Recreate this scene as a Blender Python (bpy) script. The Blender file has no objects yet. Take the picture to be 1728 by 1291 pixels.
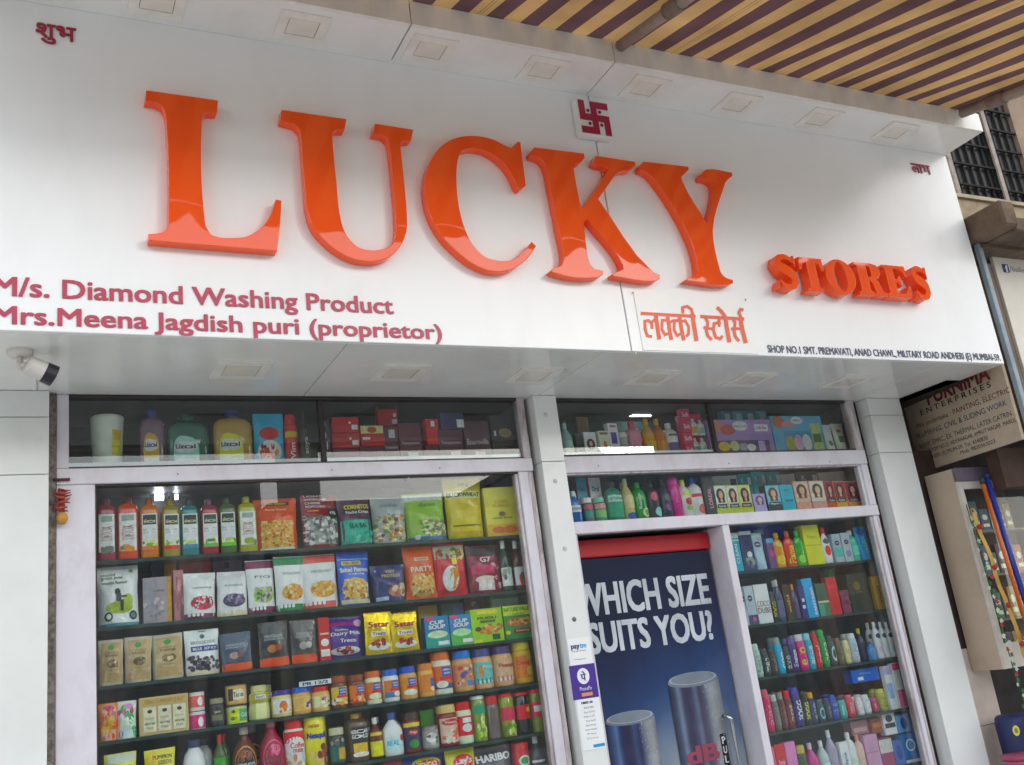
import bpy, bmesh, math, random
from mathutils import Vector, Matrix

# ------------------------------------------------------------------ camera, sky, sun, exposure
EYE = 1.55                                    # camera height above the pavement; the scene is built with z = 0 at eye level
SC = bpy.context.scene
COL = SC.collection
ROLL, PITCH, YAW, FPX = -0.13209892, 0.28609249, 0.48495036, 1662.33
_f = Vector((math.sin(YAW)*math.cos(PITCH), math.cos(YAW)*math.cos(PITCH), math.sin(PITCH)))
_r = Vector((math.cos(YAW), -math.sin(YAW), 0)); _u = _r.cross(_f)
RIGHT = math.cos(ROLL)*_r + math.sin(ROLL)*_u
UP = -math.sin(ROLL)*_r + math.cos(ROLL)*_u
FWD = _f
cam = bpy.data.cameras.new('camera'); camo = bpy.data.objects.new('camera', cam); COL.objects.link(camo)
cam.sensor_width = 36; cam.lens = 36*FPX/1728; cam.clip_start = .05; cam.clip_end = 500
mw = Matrix((RIGHT, UP, -FWD)).transposed().to_4x4(); camo.matrix_world = mw
SC.camera = camo

SUN_DIR = Vector((.74, -1, .33)).normalized()       # towards the hazy sun down the street
world = bpy.data.worlds.new('World'); SC.world = world; world.use_nodes = True
nt = world.node_tree; bg = nt.nodes['Background']; bg.inputs[1].default_value = .15
sky = nt.nodes.new('ShaderNodeTexSky'); sky.sky_type = 'NISHITA'; sky.sun_disc = False
sky.sun_elevation = math.asin(SUN_DIR.z); sky.sun_rotation = math.atan2(SUN_DIR.x, SUN_DIR.y)
sky.air_density = 1.0; sky.dust_density = 1.0
hs = nt.nodes.new('ShaderNodeHueSaturation'); hs.inputs['Saturation'].default_value = .55
gm = nt.nodes.new('ShaderNodeGamma'); gm.inputs['Gamma'].default_value = .5          # haze evens the sky out
sc_ = nt.nodes.new('ShaderNodeVectorMath'); sc_.operation = 'SCALE'; sc_.inputs['Scale'].default_value = 6.4
nt.links.new(sky.outputs[0], hs.inputs['Color']); nt.links.new(hs.outputs[0], gm.inputs['Color']); nt.links.new(gm.outputs[0], sc_.inputs[0]); nt.links.new(sc_.outputs[0], bg.inputs[0])
sun = bpy.data.lights.new('sun', 'SUN'); sun.energy = .5; sun.angle = math.radians(10); sun.color = (1, .99, .975)
suno = bpy.data.objects.new('sun', sun); COL.objects.link(suno)
suno.rotation_euler = SUN_DIR.to_track_quat('Z', 'Y').to_euler(); suno.location = (3, -6, 6)
SC.view_settings.view_transform = 'Standard'; SC.view_settings.look = 'None'; SC.view_settings.gamma = 1
SC.view_settings.exposure = .3
SC.cycles.max_bounces = 8; SC.cycles.diffuse_bounces = 5; SC.cycles.glossy_bounces = 3; SC.cycles.transparent_max_bounces = 16; SC.cycles.caustics_reflective = False; SC.cycles.caustics_refractive = False

# ------------------------------------------------------------------ helpers
rnd = random.Random(7)
def ray(u, v): return (RIGHT*(u-864) - UP*(v-645.5) + FWD*FPX).normalized()
def at(u, v, y): d = ray(u, v); return d*(y/d.y)
def atx(u, v, x): d = ray(u, v); return d*(x/d.x)
def atz(u, v, z): d = ray(u, v); return d*(z/d.z)
def x_at(u, y, z):            # x of the point (x, y, z) that lies at picture column u
    k = (u-864)/FPX
    a = RIGHT - FWD*k
    return -(a.y*y + a.z*z)/a.x
def z_at(v, x, y):
    k = (645.5-v)/FPX
    a = UP - FWD*k
    return -(a.x*x + a.y*y)/a.z
def lin(h):
    h = h.lstrip('#'); c = [int(h[i:i+2], 16)/255 for i in (0, 2, 4)]
    return tuple(x/12.92 if x <= .04045 else ((x+.055)/1.055)**2.4 for x in c)

MATS = {}
def mat(col, rough=.45, metal=0., bump=0., bscale=60., var=.06, vscale=9., emit=0., coat=0., spec=.5, trans=0.):
    key = (col, rough, metal, bump, bscale, var, vscale, emit, coat, spec, trans)
    if key in MATS: return MATS[key]
    m = bpy.data.materials.new('paint_'+str(len(MATS))); m.use_nodes = True; t = m.node_tree
    b = t.nodes['Principled BSDF']; c = lin(col) if isinstance(col, str) else col
    b.inputs['Roughness'].default_value = rough; b.inputs['Metallic'].default_value = metal
    b.inputs['Specular IOR Level'].default_value = spec; b.inputs['Coat Weight'].default_value = coat
    b.inputs['Transmission Weight'].default_value = trans
    if emit:
        b.inputs['Emission Color'].default_value = (*c, 1); b.inputs['Emission Strength'].default_value = emit
    b.inputs['Base Color'].default_value = (*c, 1)
    if var or bump:
        tc = t.nodes.new('ShaderNodeTexCoord')
    if var:
        n = t.nodes.new('ShaderNodeTexNoise'); n.inputs['Scale'].default_value = vscale; n.inputs['Detail'].default_value = 5
        t.links.new(tc.outputs['Object'], n.inputs['Vector'])
        r = t.nodes.new('ShaderNodeValToRGB'); e = r.color_ramp.elements
        e[0].position = .3; e[1].position = .7
        e[0].color = (*[x*(1-2*var) for x in c], 1); e[1].color = (*[min(1, x*(1+var)+var*.03) for x in c], 1)
        t.links.new(n.outputs['Fac'], r.inputs[0]); t.links.new(r.outputs[0], b.inputs['Base Color'])
    if bump:
        n2 = t.nodes.new('ShaderNodeTexNoise'); n2.inputs['Scale'].default_value = bscale; n2.inputs['Detail'].default_value = 3
        t.links.new(tc.outputs['Object'], n2.inputs['Vector'])
        bp = t.nodes.new('ShaderNodeBump'); bp.inputs['Strength'].default_value = bump; bp.inputs['Distance'].default_value = .01
        t.links.new(n2.outputs['Fac'], bp.inputs['Height']); t.links.new(bp.outputs[0], b.inputs['Normal'])
    MATS[key] = m
    return m

def grime(name, col, dirt, amount=.5, scale=3., rough=.5, bump=.3, bscale=40, stretch=(1, 1, 1), lo=.45, hi=.75):
    """weathered surface: two-scale noise between a clean and a dirty colour"""
    m = bpy.data.materials.new(name); m.use_nodes = True; t = m.node_tree; b = t.nodes['Principled BSDF']
    tc = t.nodes.new('ShaderNodeTexCoord'); mp = t.nodes.new('ShaderNodeMapping'); mp.inputs['Scale'].default_value = stretch
    t.links.new(tc.outputs['Object'], mp.inputs['Vector'])
    n = t.nodes.new('ShaderNodeTexNoise'); n.inputs['Scale'].default_value = scale; n.inputs['Detail'].default_value = 8; n.inputs['Roughness'].default_value = .65
    t.links.new(mp.outputs[0], n.inputs['Vector'])
    r = t.nodes.new('ShaderNodeMapRange'); r.inputs['From Min'].default_value = lo; r.inputs['From Max'].default_value = hi
    r.inputs['To Max'].default_value = amount
    t.links.new(n.outputs['Fac'], r.inputs['Value'])
    mx = t.nodes.new('ShaderNodeMix'); mx.data_type = 'RGBA'
    mx.inputs['A'].default_value = (*lin(col), 1); mx.inputs['B'].default_value = (*lin(dirt), 1)
    t.links.new(r.outputs[0], mx.inputs['Factor']); t.links.new(mx.outputs['Result'], b.inputs['Base Color'])
    b.inputs['Roughness'].default_value = rough
    n2 = t.nodes.new('ShaderNodeTexNoise'); n2.inputs['Scale'].default_value = bscale; n2.inputs['Detail'].default_value = 4
    t.links.new(tc.outputs['Object'], n2.inputs['Vector'])
    bp = t.nodes.new('ShaderNodeBump'); bp.inputs['Strength'].default_value = bump; bp.inputs['Distance'].default_value = .006
    t.links.new(n2.outputs['Fac'], bp.inputs['Height']); t.links.new(bp.outputs[0], b.inputs['Normal'])
    return m

def glass_mat(name, tint=(.93, .97, .96), refl=1.0, dust=.014):
    """thin pane: clear, mirror-like by angle, with a film of dust wiped in streaks"""
    m = bpy.data.materials.new(name); m.use_nodes = True; t = m.node_tree; t.nodes.clear()
    o = t.nodes.new('ShaderNodeOutputMaterial'); tr = t.nodes.new('ShaderNodeBsdfTransparent'); gl = t.nodes.new('ShaderNodeBsdfGlossy')
    tr.inputs[0].default_value = (*tint, 1); gl.inputs['Roughness'].default_value = .0
    lw = t.nodes.new('ShaderNodeLayerWeight'); p = t.nodes.new('ShaderNodeMath'); p.operation = 'POWER'; p.inputs[1].default_value = 5
    lw.inputs['Blend'].default_value = .5
    t.links.new(lw.outputs['Facing'], p.inputs[0])
    ma = t.nodes.new('ShaderNodeMath'); ma.operation = 'MULTIPLY_ADD'; ma.inputs[1].default_value = .9*refl; ma.inputs[2].default_value = .045*refl
    t.links.new(p.outputs[0], ma.inputs[0])
    mx = t.nodes.new('ShaderNodeMixShader'); t.links.new(ma.outputs[0], mx.inputs[0]); t.links.new(tr.outputs[0], mx.inputs[1]); t.links.new(gl.outputs[0], mx.inputs[2])
    tc = t.nodes.new('ShaderNodeTexCoord'); mp = t.nodes.new('ShaderNodeMapping'); mp.inputs['Scale'].default_value = (9, 1, 1.6)
    n = t.nodes.new('ShaderNodeTexNoise'); n.inputs['Scale'].default_value = 2.2; n.inputs['Detail'].default_value = 6
    t.links.new(tc.outputs['Object'], mp.inputs['Vector']); t.links.new(mp.outputs[0], n.inputs['Vector'])
    mr = t.nodes.new('ShaderNodeMapRange'); mr.inputs['From Min'].default_value = .35; mr.inputs['From Max'].default_value = .75; mr.inputs['To Min'].default_value = dust*.35; mr.inputs['To Max'].default_value = dust*1.5
    t.links.new(n.outputs['Fac'], mr.inputs['Value'])
    df = t.nodes.new('ShaderNodeBsdfDiffuse'); df.inputs[0].default_value = (.72, .72, .70, 1)
    m2 = t.nodes.new('ShaderNodeMixShader'); t.links.new(mr.outputs[0], m2.inputs[0]); t.links.new(mx.outputs[0], m2.inputs[1]); t.links.new(df.outputs[0], m2.inputs[2])
    t.links.new(m2.outputs[0], o.inputs[0])
    return m

USED_LABELS = {}
def thing(name, label, cat, loc=(0, 0, 0), group=None, rz=0.):
    o = bpy.data.objects.new(name, None); COL.objects.link(o); o.location = loc; o.rotation_euler = (0, 0, rz); o.empty_display_size = .05
    tag(o, label, cat, group)
    return o
def tag(o, label=None, cat=None, group=None, kind=None):
    if label: o['label'] = label; USED_LABELS.setdefault(label, []).append(o.name)
    if cat: o['category'] = cat
    if group: o['group'] = group
    if kind: o['kind'] = kind
    return o
def mk(name, V, F, mats, parent=None, fm=None, smooth=False, world=True):
    """one mesh object; V in scene coordinates (world=True) or in the parent's own"""
    if parent is not None and world:
        p = parent; off = Vector((0, 0, 0))
        while p is not None: off += Vector(p.location); p = p.parent
        V = [Vector(v)-off for v in V]
    me = bpy.data.meshes.new(name); me.from_pydata([tuple(v) for v in V], [], F)
    for m in (mats if isinstance(mats, (list, tuple)) else [mats]): me.materials.append(m)
    if fm:
        for p, i in zip(me.polygons, fm): p.material_index = i
    if smooth is True:
        for p in me.polygons: p.use_smooth = True
    o = bpy.data.objects.new(name, me); COL.objects.link(o)
    if parent is not None: o.parent = parent
    me.update()
    return o
BOXF = [(0, 3, 2, 1), (4, 5, 6, 7), (0, 1, 5, 4), (1, 2, 6, 5), (2, 3, 7, 6), (3, 0, 4, 7)]
def boxv(x0, x1, y0, y1, z0, z1):
    return [(x0, y0, z0), (x1, y0, z0), (x1, y1, z0), (x0, y1, z0), (x0, y0, z1), (x1, y0, z1), (x1, y1, z1), (x0, y1, z1)]
def box(name, x0, x1, y0, y1, z0, z1, m, parent=None, b=0., world=True):
    V, F = boxv(x0, x1, y0, y1, z0, z1), BOXF
    if b: V, F = bevel(V, F, b)
    return mk(name, V, F, m, parent, world=world)
def bevel(V, F, b, seg=1):
    bm = bmesh.new(); vs = [bm.verts.new(v) for v in V]
    for f in F: bm.faces.new([vs[i] for i in f])
    bmesh.ops.bevel(bm, geom=bm.edges[:], offset=b, segments=seg, affect='EDGES', profile=.5)
    bm.verts.index_update(); V2 = [v.co.copy() for v in bm.verts]; F2 = [[v.index for v in f.verts] for f in bm.faces]; bm.free()
    return V2, F2
class Acc:
    def __init__(s): s.V = []; s.F = []; s.fm = []; s.mats = []
    def add(s, V, F, m=None):
        n = len(s.V); s.V += [tuple(v) for v in V]; s.F += [[i+n for i in f] for f in F]
        if m is not None:
            if m not in s.mats: s.mats.append(m)
            s.fm += [s.mats.index(m)]*len(F)
    def build(s, name, mats=None, parent=None, smooth=False, world=True):
        return mk(name, s.V, s.F, mats or s.mats, parent, s.fm if s.fm else None, smooth, world)
def tube(pts, r, n=10, r2=None, caps=True):
    """swept tube along pts"""
    pts = [Vector(p) for p in pts]; V = []; F = []; up = Vector((0, 0, 1)); N = len(pts)
    for i, p in enumerate(pts):
        d = (pts[min(i+1, N-1)] - pts[max(i-1, 0)]).normalized()
        a = d.cross(up)
        if a.length < .01: a = d.cross(Vector((1, 0, 0)))
        a.normalize(); b = d.cross(a)
        rr = r if r2 is None else r+(r2-r)*i/(N-1)
        for k in range(n): t = 2*math.pi*k/n; V.append(p+a*(rr*math.cos(t))+b*(rr*math.sin(t)))
    for i in range(N-1):
        for k in range(n): F.append((i*n+k, i*n+(k+1) % n, (i+1)*n+(k+1) % n, (i+1)*n+k))
    if caps: F += [tuple(range(n-1, -1, -1)), tuple(range((N-1)*n, N*n))]
    return V, F

# ---- text: flat glyph meshes from the built-in font, normalised to their own bounds
_TX = {}
def glyphs(s, bold=0.):
    """flat letters (x, y, layer); a heavy weight is made of copies nudged apart, each on its own layer"""
    k = (s, bold)
    if k in _TX: return _TX[k]
    c = bpy.data.curves.new('lettering', 'FONT'); c.body = s; c.size = 1; c.resolution_u = 3
    o = bpy.data.objects.new('lettering', c)
    me = bpy.data.meshes.new_from_object(o)
    V0 = [(v.co.x, v.co.y) for v in me.vertices]; F0 = [list(p.vertices) for p in me.polygons]
    bpy.data.objects.remove(o); bpy.data.curves.remove(c); bpy.data.meshes.remove(me)
    if not V0: V0 = [(0, 0)]
    V = []; F = []
    for q, (dx, dy) in enumerate(((0, 0),) if bold < .015 else ((-1, -.5), (1, -.5), (-1, .5), (1, .5)) if bold < .03 else ((-1, -.6), (-.35, -.6), (.35, -.6), (1, -.6), (-1, .6), (-.35, .6), (.35, .6), (1, .6))):
        n = len(V); V += [(v[0]+dx*bold, v[1]+dy*bold, q) for v in V0]; F += [[a+n for a in f] for f in F0]
    x0 = min(v[0] for v in V); x1 = max(v[0] for v in V); y0 = min(v[1] for v in V); y1 = max(v[1] for v in V)
    _TX[k] = (V, F, x0, x1, y0, y1)
    return _TX[k]
def text_line(name, s, x0, x1, zb, cap, y, m, parent, bold=.02, thick=.004):
    """a line of cut lettering on a vertical plane: spans x0..x1, baseline zb, capital height cap"""
    V, F, a, b, c, d = glyphs(s, bold)
    H = glyphs('H', bold)[5]; sx = (x1-x0)/(b-a); sz = cap/H
    P = [(x0+(v[0]-a)*sx, y-thick-v[2]*.00006, zb+v[1]*sz) for v in V]
    out = None
    for g in words(V, F):
        ids = sorted({i for f in g for i in f}); mp = {i: k for k, i in enumerate(ids)}
        o = prism(name, [P[i] for i in ids], [[mp[i] for i in f] for f in g], (0, thick, 0), m, parent); out = out or o
    return out
def words(V, F, gap=.13):
    """faces of a glyph mesh grouped into words by the blank columns between them"""
    iv = sorted((min(V[i][0] for i in f), max(V[i][0] for i in f), k) for k, f in enumerate(F)); G = []; end = None
    for a, b, k in iv:
        if end is None or a-end > gap: G.append([]); end = b
        G[-1].append(F[k]); end = max(end, b)
    return G
def prism(name, P, F, d, m, parent, world=True):
    """extrude flat triangles along d with side walls"""
    n = len(P); d = Vector(d); V = [Vector(p) for p in P] + [Vector(p)+d for p in P]; FF = [list(f) for f in F]
    ed = {}
    for f in F:
        for i in range(len(f)):
            a, b = f[i], f[(i+1) % len(f)]
            if (b, a) in ed: del ed[(b, a)]
            else: ed[(a, b)] = 1
    for a, b in ed: FF.append([b, a, a+n, b+n])
    return mk(name, V, FF, m, parent, world=world)
def smooth_loop(L, ang=38, sub=4):
    n = len(L); P = [Vector((p[0], p[1])) for p in L]; out = []; corner = []
    for i in range(n):
        a = (P[i]-P[i-1]); b = (P[(i+1) % n]-P[i])
        corner.append(a.length < 1e-9 or b.length < 1e-9 or a.angle(b) > math.radians(ang))
    for i in range(n):
        j = (i+1) % n; p0, p1 = P[i], P[j]; d = p1-p0
        if corner[i] and corner[j]: out.append(p0); continue
        def tan(k):
            a = P[k]-P[k-1]; b = P[(k+1) % n]-P[k]; t = (a.normalized()+b.normalized()); return t.normalized()*d.length if t.length > 1e-6 else d
        t0 = d if corner[i] else tan(i); t1 = d if corner[j] else tan(j)
        for s in range(sub):
            u = s/sub; out.append(p0*(2*u**3-3*u*u+1)+t0*(u**3-2*u*u+u)+p1*(-2*u**3+3*u*u)+t1*(u**3-u*u))
    return [(p.x, p.y) for p in out]
def solid_letter(name, loops, yf, depth, m, parent, bev=.0025):
    c = bpy.data.curves.new(name, 'CURVE'); c.dimensions = '2D'; c.fill_mode = 'BOTH'; c.extrude = depth/2-bev; c.bevel_depth = bev; c.bevel_resolution = 2; c.offset = -bev
    for L in loops:
        s = c.splines.new('POLY'); s.points.add(len(L)-1); s.use_cyclic_u = True
        for p, q in zip(s.points, L): p.co = (q[0], q[1], 0, 1)
    o = bpy.data.objects.new(name, c); me = bpy.data.meshes.new_from_object(o)
    V = [(v.co.x, yf+depth/2-v.co.z, v.co.y) for v in me.vertices]; F = [list(p.vertices) for p in me.polygons]
    bpy.data.objects.remove(o); bpy.data.curves.remove(c); bpy.data.meshes.remove(me)
    return mk(name, V, F, m, parent)
def ribbon(pts, w):
    """flat stroke (2D) of width w along pts -> verts, quads"""
    P = [Vector(p) for p in pts]; V = []; F = []; n = len(P)
    for i, p in enumerate(P):
        a = (P[i]-P[i-1]).normalized() if i else None; b = (P[i+1]-p).normalized() if i < n-1 else None
        if a is None: t = b; k = 1
        elif b is None: t = a; k = 1
        else: t = (a+b).normalized(); k = 1/max(.6, t.dot(a))
        q = Vector((-t.y, t.x))*(w/2*k); V += [p+q, p-q]
    for i in range(n-1): F.append((2*i, 2*i+1, 2*i+3, 2*i+2))
    return V, F
# ------------------------------------------------------------------ the setting: street, pavement, building shells
S_Y, LIP_Y, PIL_Y, FR_Y, GL_Y = 3.31, 3.05, 3.94, 3.985, 4.004
Z_SOF, Z_TOP, Z_LIP = 1.25, 2.507, 2.618
XR = 4.71                                        # right end of the sign box
GZ = -EYE
m_road = grime('road_asphalt', 'a9a9a7', '8d8d8b', .7, 1.2, .9, .5, 60)
m_pave = grime('pavement_concrete', 'c1c0bd', '9b9a97', .6, 1.5, .85, .4, 40)
m_kerb = grime('kerb_concrete', 'b5b0a6', '77726a', .6, 3, .85, .4, 40)
tag(mk('ground', boxv(-150, 150, -150, 150, GZ-.6, GZ-.17), BOXF, grime('earth', '857d70', '6a6358', .6, .3, .95)), kind='structure')
tag(box('road', -60, 60, -9.2, 1.4, GZ-.3, GZ-.12, m_road), kind='structure')
pv = tag(box('pavement', -20, 20, 1.55, 3.95, GZ-.3, GZ, m_pave), kind='structure')
tag(box('kerb', -20, 20, 1.4, 1.546, GZ-.3, GZ+.004, m_kerb, b=.015), kind='structure')
tag(box('far_pavement', -40, 40, -12, -9.2, GZ-.3, GZ, m_pave), kind='structure')
m_dark = mat('3b3733', .8, var=.15)
tag(box('interior_floor', -.6, 4.62, 3.955, 6.0, GZ-.3, GZ, mat('8f8a80', .5)), kind='structure')
tag(box('interior_back_wall', -.6, 4.62, 6.0, 6.1, GZ, 1.24, mat('5d655f', .7)), kind='structure')
tag(box('interior_ceiling', .1, 4.62, 4.06, 6.1, 1.262, 1.32, mat('6b6660', .7)), kind='structure')
tag(box('interior_side_wall', 4.60, 4.64, 4.08, 6.0, GZ, 1.24, mat('4e4944', .8)), kind='structure')

# buildings across the street, seen only mirrored in the glass and the glossy letters
def far_building(x0, x1, y1, h, wall, floors, cols, label):
    b = thing('street_building', label, 'building', ((x0+x1)/2, y1-2, GZ))
    box('wall', x0, x1, y1-4, y1, GZ, GZ+h, wall, b)
    box('parapet', x0-.1, x1+.1, y1-4.1, y1+.12, GZ+h, GZ+h+.18, mat('8d857a', .9), b)
    fw = (x1-x0)/cols
    for i in range(floors):
        for j in range(cols):
            cx = x0+fw*(j+.5); zb = GZ+.9+i*2.9 if i else GZ+.25
            hh = 1.35 if i else 2.2
            w = box('window' if i else 'shutter', cx-fw*.3, cx+fw*.3, y1+.004, y1+.03, zb, zb+hh, mat('2f3438' if i else '56605f', .25 if i else .6), b)
            box('frame', cx-fw*.3-.05, cx+fw*.3+.05, y1+.031, y1+.06, zb+hh, zb+hh+.09, mat('a49c8e', .8), w)
    return b
far_building(-13, -3.2, -11.5, EYE+4.75, grime('ochre_plaster', '9c8f78', '5e564b', .7, .8, .9), 2, 5, 'ochre plaster house across the street, mirrored in the shop glass')
far_building(-2.9, 4.4, -11.8, EYE+4.5, grime('grey_plaster', '8c8a84', '55524d', .7, .8, .9), 2, 5, 'grey plaster house across the street facing the shop')
far_building(4.6, 10.3, -11.8, EYE+3.72, grime('cream_plaster', '8f8a7c', '5a564c', .7, .8, .9), 1, 4, 'low cream shop row across the street')
far_building(10.6, 17.2, -11.8, EYE+4.6, grime('blue_plaster', '7f8c92', '4d5357', .7, .8, .9), 2, 4, 'bluish plaster house across the street at the right')
far_building(17.5, 26, -12.5, EYE+10.2, grime('pink_plaster', 'a5897c', '6a5950', .7, .8, .9), 3, 5, 'pink plaster house farther down the opposite side of the street')
vd = thing('added_viaduct', 'grey concrete slab on piers added behind the houses to bound mirrored sky', 'added_viaduct', (5, -16.8, GZ))
m_vd = grime('added_viaduct_concrete', 'a9a7a2', '7d7b76', .6, .4, .9)  # added to cap the strip of sky mirrored in the transom glass
box('deck', -40, 60, -17.1, -16.6, 6.3, 6.7, m_vd, vd); box('parapet', -40, 60, -16.599, -16.4, 6.4, 7.0, m_vd, vd)
for i in range(5): box('pier', -30+18*i, -29+18*i, -17.1, -16.6, GZ, 6.29, m_vd, vd)

# ------------------------------------------------------------------ the sign box above the shop
m_acp = grime('white_composite_panel', 'f3f3f2', 'd9d7d2', .34, 1.6, .3, .03, 20, stretch=(2.0, 1, .8), lo=.48, hi=.82)
m_acp2 = grime('white_soffit_panel', 'f0efea', 'cfcabf', .4, 2.2, .09, .03, 20, stretch=(1, 1, 1))
m_lip = grime('dusty_lip_panel', 'f0ece4', 'c4baab', .55, 2.0, .5, .05, 30, stretch=(3, 1, .4), lo=.4, hi=.75)
m_seam = mat('4a453f', .9, var=.2)
XSEAM = 2.338
sign = thing('shop_sign', 'long white shop sign box with raised orange LUCKY STORES letters', 'shop sign', (1.8, S_Y+.3, Z_SOF))
box('front_panel', -1.6, XSEAM-.003, S_Y, S_Y+.02, Z_SOF, Z_TOP, m_acp, sign, b=.002)
box('front_panel', XSEAM+.003, XR, S_Y, S_Y+.02, Z_SOF, Z_TOP, m_acp, sign, b=.002)
box('backing', -1.6, XR-.004, S_Y+.021, 3.99, Z_SOF+.021, Z_TOP, m_seam, sign)
for a, b in ((-1.6, 1.09), (1.094, 2.21), (2.214, 4.26), (4.264, XR)):
    box('soffit_panel', a, b, S_Y+.021, 4.04, Z_SOF+.0, Z_SOF+.02, m_acp2, sign, b=.0015)
box('side_panel', XR-.003, XR, S_Y+.022, 3.99, Z_SOF+.02, Z_TOP, m_acp, sign)

m_or = bpy.data.materials.new('orange_acrylic'); m_or.use_nodes = True
_b = m_or.node_tree.nodes['Principled BSDF']; _b.inputs['Base Color'].default_value = (*lin('fb5a20'), 1); _b.inputs['Roughness'].default_value = .03
_b.inputs['Specular IOR Level'].default_value = .5; _b.inputs['Coat Weight'].default_value = .0; _b.inputs['Coat Roughness'].default_value = .015
# slightly warped acrylic: long soft waves in the surface
_t = m_or.node_tree; _tc = _t.nodes.new('ShaderNodeTexCoord'); _n = _t.nodes.new('ShaderNodeTexNoise'); _n.inputs['Scale'].default_value = 3.2; _n.inputs['Detail'].default_value = 1
_t.links.new(_tc.outputs['Object'], _n.inputs['Vector']); _bp = _t.nodes.new('ShaderNodeBump'); _bp.inputs['Strength'].default_value = .5; _bp.inputs['Distance'].default_value = .012
_t.links.new(_n.outputs['Fac'], _bp.inputs['Height']); _t.links.new(_bp.outputs[0], _b.inputs['Normal']); _t.links.new(_bp.outputs[0], _b.inputs['Coat Normal'])
LF = 3.262
def traced(ox, oy, sc, pts):
    out = []
    for p in pts:
        w = at(ox+p[0]/sc, oy+p[1]/sc, LF); out.append((w.x, w.z))
    return out
LUCKY = {
 'L': (220, 130, 4.036, [(108,88),(598,158),(590,242),(520,240),(494,262),(487,310),(505,960),(517,1020),(547,1070),(600,1090),(690,1095),(790,1085),(860,1050),(920,995),(965,920),(990,833),(1030,840),(1020,1000),(1000,1185),(125,1113),(122,1068),(190,1062),(235,1045),(257,1010),(260,950),(245,300),(235,240),(215,195),(170,172),(100,162)]),
 'U': (450, 170, 4.163, [(105,62),(562,128),(548,205),(490,205),(462,228),(465,300),(490,560),(515,800),(545,910),(590,980),(650,1030),(730,1050),(800,1045),(860,1025),(895,985),(912,930),(912,800),(895,600),(875,400),(858,290),(845,262),(815,243),(748,230),(762,160),(1032,202),(1015,278),(960,282),(940,305),(950,400),(970,600),(985,790),(985,900),(965,975),(930,1035),(880,1085),(810,1120),(720,1128),(620,1115),(520,1070),(430,1005),(350,920),(310,850),(285,760),(270,600),(255,400),(245,260),(230,200),(195,165),(95,140)]),
 'C': (700, 210, 4.611, [(450,88),(530,95),(620,120),(690,155),(750,182),(800,133),(822,137),(865,475),(825,505),(797,485),(770,420),(730,350),(680,290),(610,235),(540,200),(460,185),(400,192),(365,208),(345,245),(328,330),(325,440),(335,570),(355,690),(390,810),(435,910),(490,980),(550,1030),(620,1055),(690,1062),(755,1052),(810,1020),(860,970),(910,912),(945,945),(900,1015),(840,1075),(770,1120),(690,1143),(590,1140),(500,1110),(400,1050),(300,965),(220,880),(150,770),(105,660),(80,540),(80,440),(100,340),(140,250),(200,175),(280,120),(360,95)]),
 'K': (880, 230, 4.78, [(105,88),(505,137),(512,172),(475,212),(440,215),(425,240),(432,320),(485,590),(600,430),(690,290),(700,262),(670,240),(620,232),(578,215),(600,155),(920,205),(922,235),(880,272),(820,278),(770,300),(720,365),(620,505),(1060,1090),(1118,1118),(1120,1148),(1075,1168),(740,1128),(735,1108),(790,1085),(820,1070),(815,1035),(535,665),(505,690),(535,960),(555,1030),(590,1070),(660,1085),(660,1115),(615,1138),(260,1100),(235,1085),(250,1068),(320,1045),(342,985),(300,740),(230,380),(205,260),(180,205),(140,175),(78,155),(70,128)]),
 'Y': (1060, 250, 5.165, [(135,115),(525,160),(530,185),(475,240),(465,248),(472,280),(690,660),(750,335),(740,300),(700,275),(640,265),(628,235),(685,185),(905,212),(912,240),(875,270),(850,300),(840,330),(740,715),(800,1050),(815,1090),(850,1125),(915,1148),(918,1175),(870,1190),(530,1155),(495,1150),(520,1135),(570,1115),(603,1085),(606,1040),(540,790),(230,275),(165,212),(105,188),(100,155)]),
}
for ch, (ox, oy, sc, pts) in LUCKY.items():
    o = solid_letter('letter', [smooth_loop(traced(ox, oy, sc, pts))], LF, .046, m_or, sign)
    o['label'] = 'big glossy orange raised letter ' + ch

# STORES: small, thick slab-serif letters; outlines in a unit box
def S_outline():
    c = [(.80,.80),(.66,.90),(.48,.93),(.28,.88),(.22,.74),(.32,.62),(.55,.52),(.74,.40),(.78,.24),(.66,.10),(.48,.07),(.30,.11),(.16,.24)]
    w = [.05,.10,.12,.17,.22,.26,.29,.27,.22,.17,.12,.10,.05]
    P = [Vector(p) for p in c]; l = []; r = []
    for i, p in enumerate(P):
        t = (P[min(i+1, len(P)-1)]-P[max(i-1, 0)]).normalized(); q = Vector((-t.y, t.x))*w[i]/2; l.append(tuple(p+q)); r.append(tuple(p-q))
    return [smooth_loop(l+[(.04,.02),(.10,.02)]+r[::-1]+[(.9,.62),(.92,.98),(.86,.98)], 50)]
def ell(cx, cy, rx, ry, n=28, rev=False):
    L = [(cx+rx*math.cos(2*math.pi*i/n), cy+ry*math.sin(2*math.pi*i/n)) for i in range(n)]
    return L[::-1] if rev else L
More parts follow.
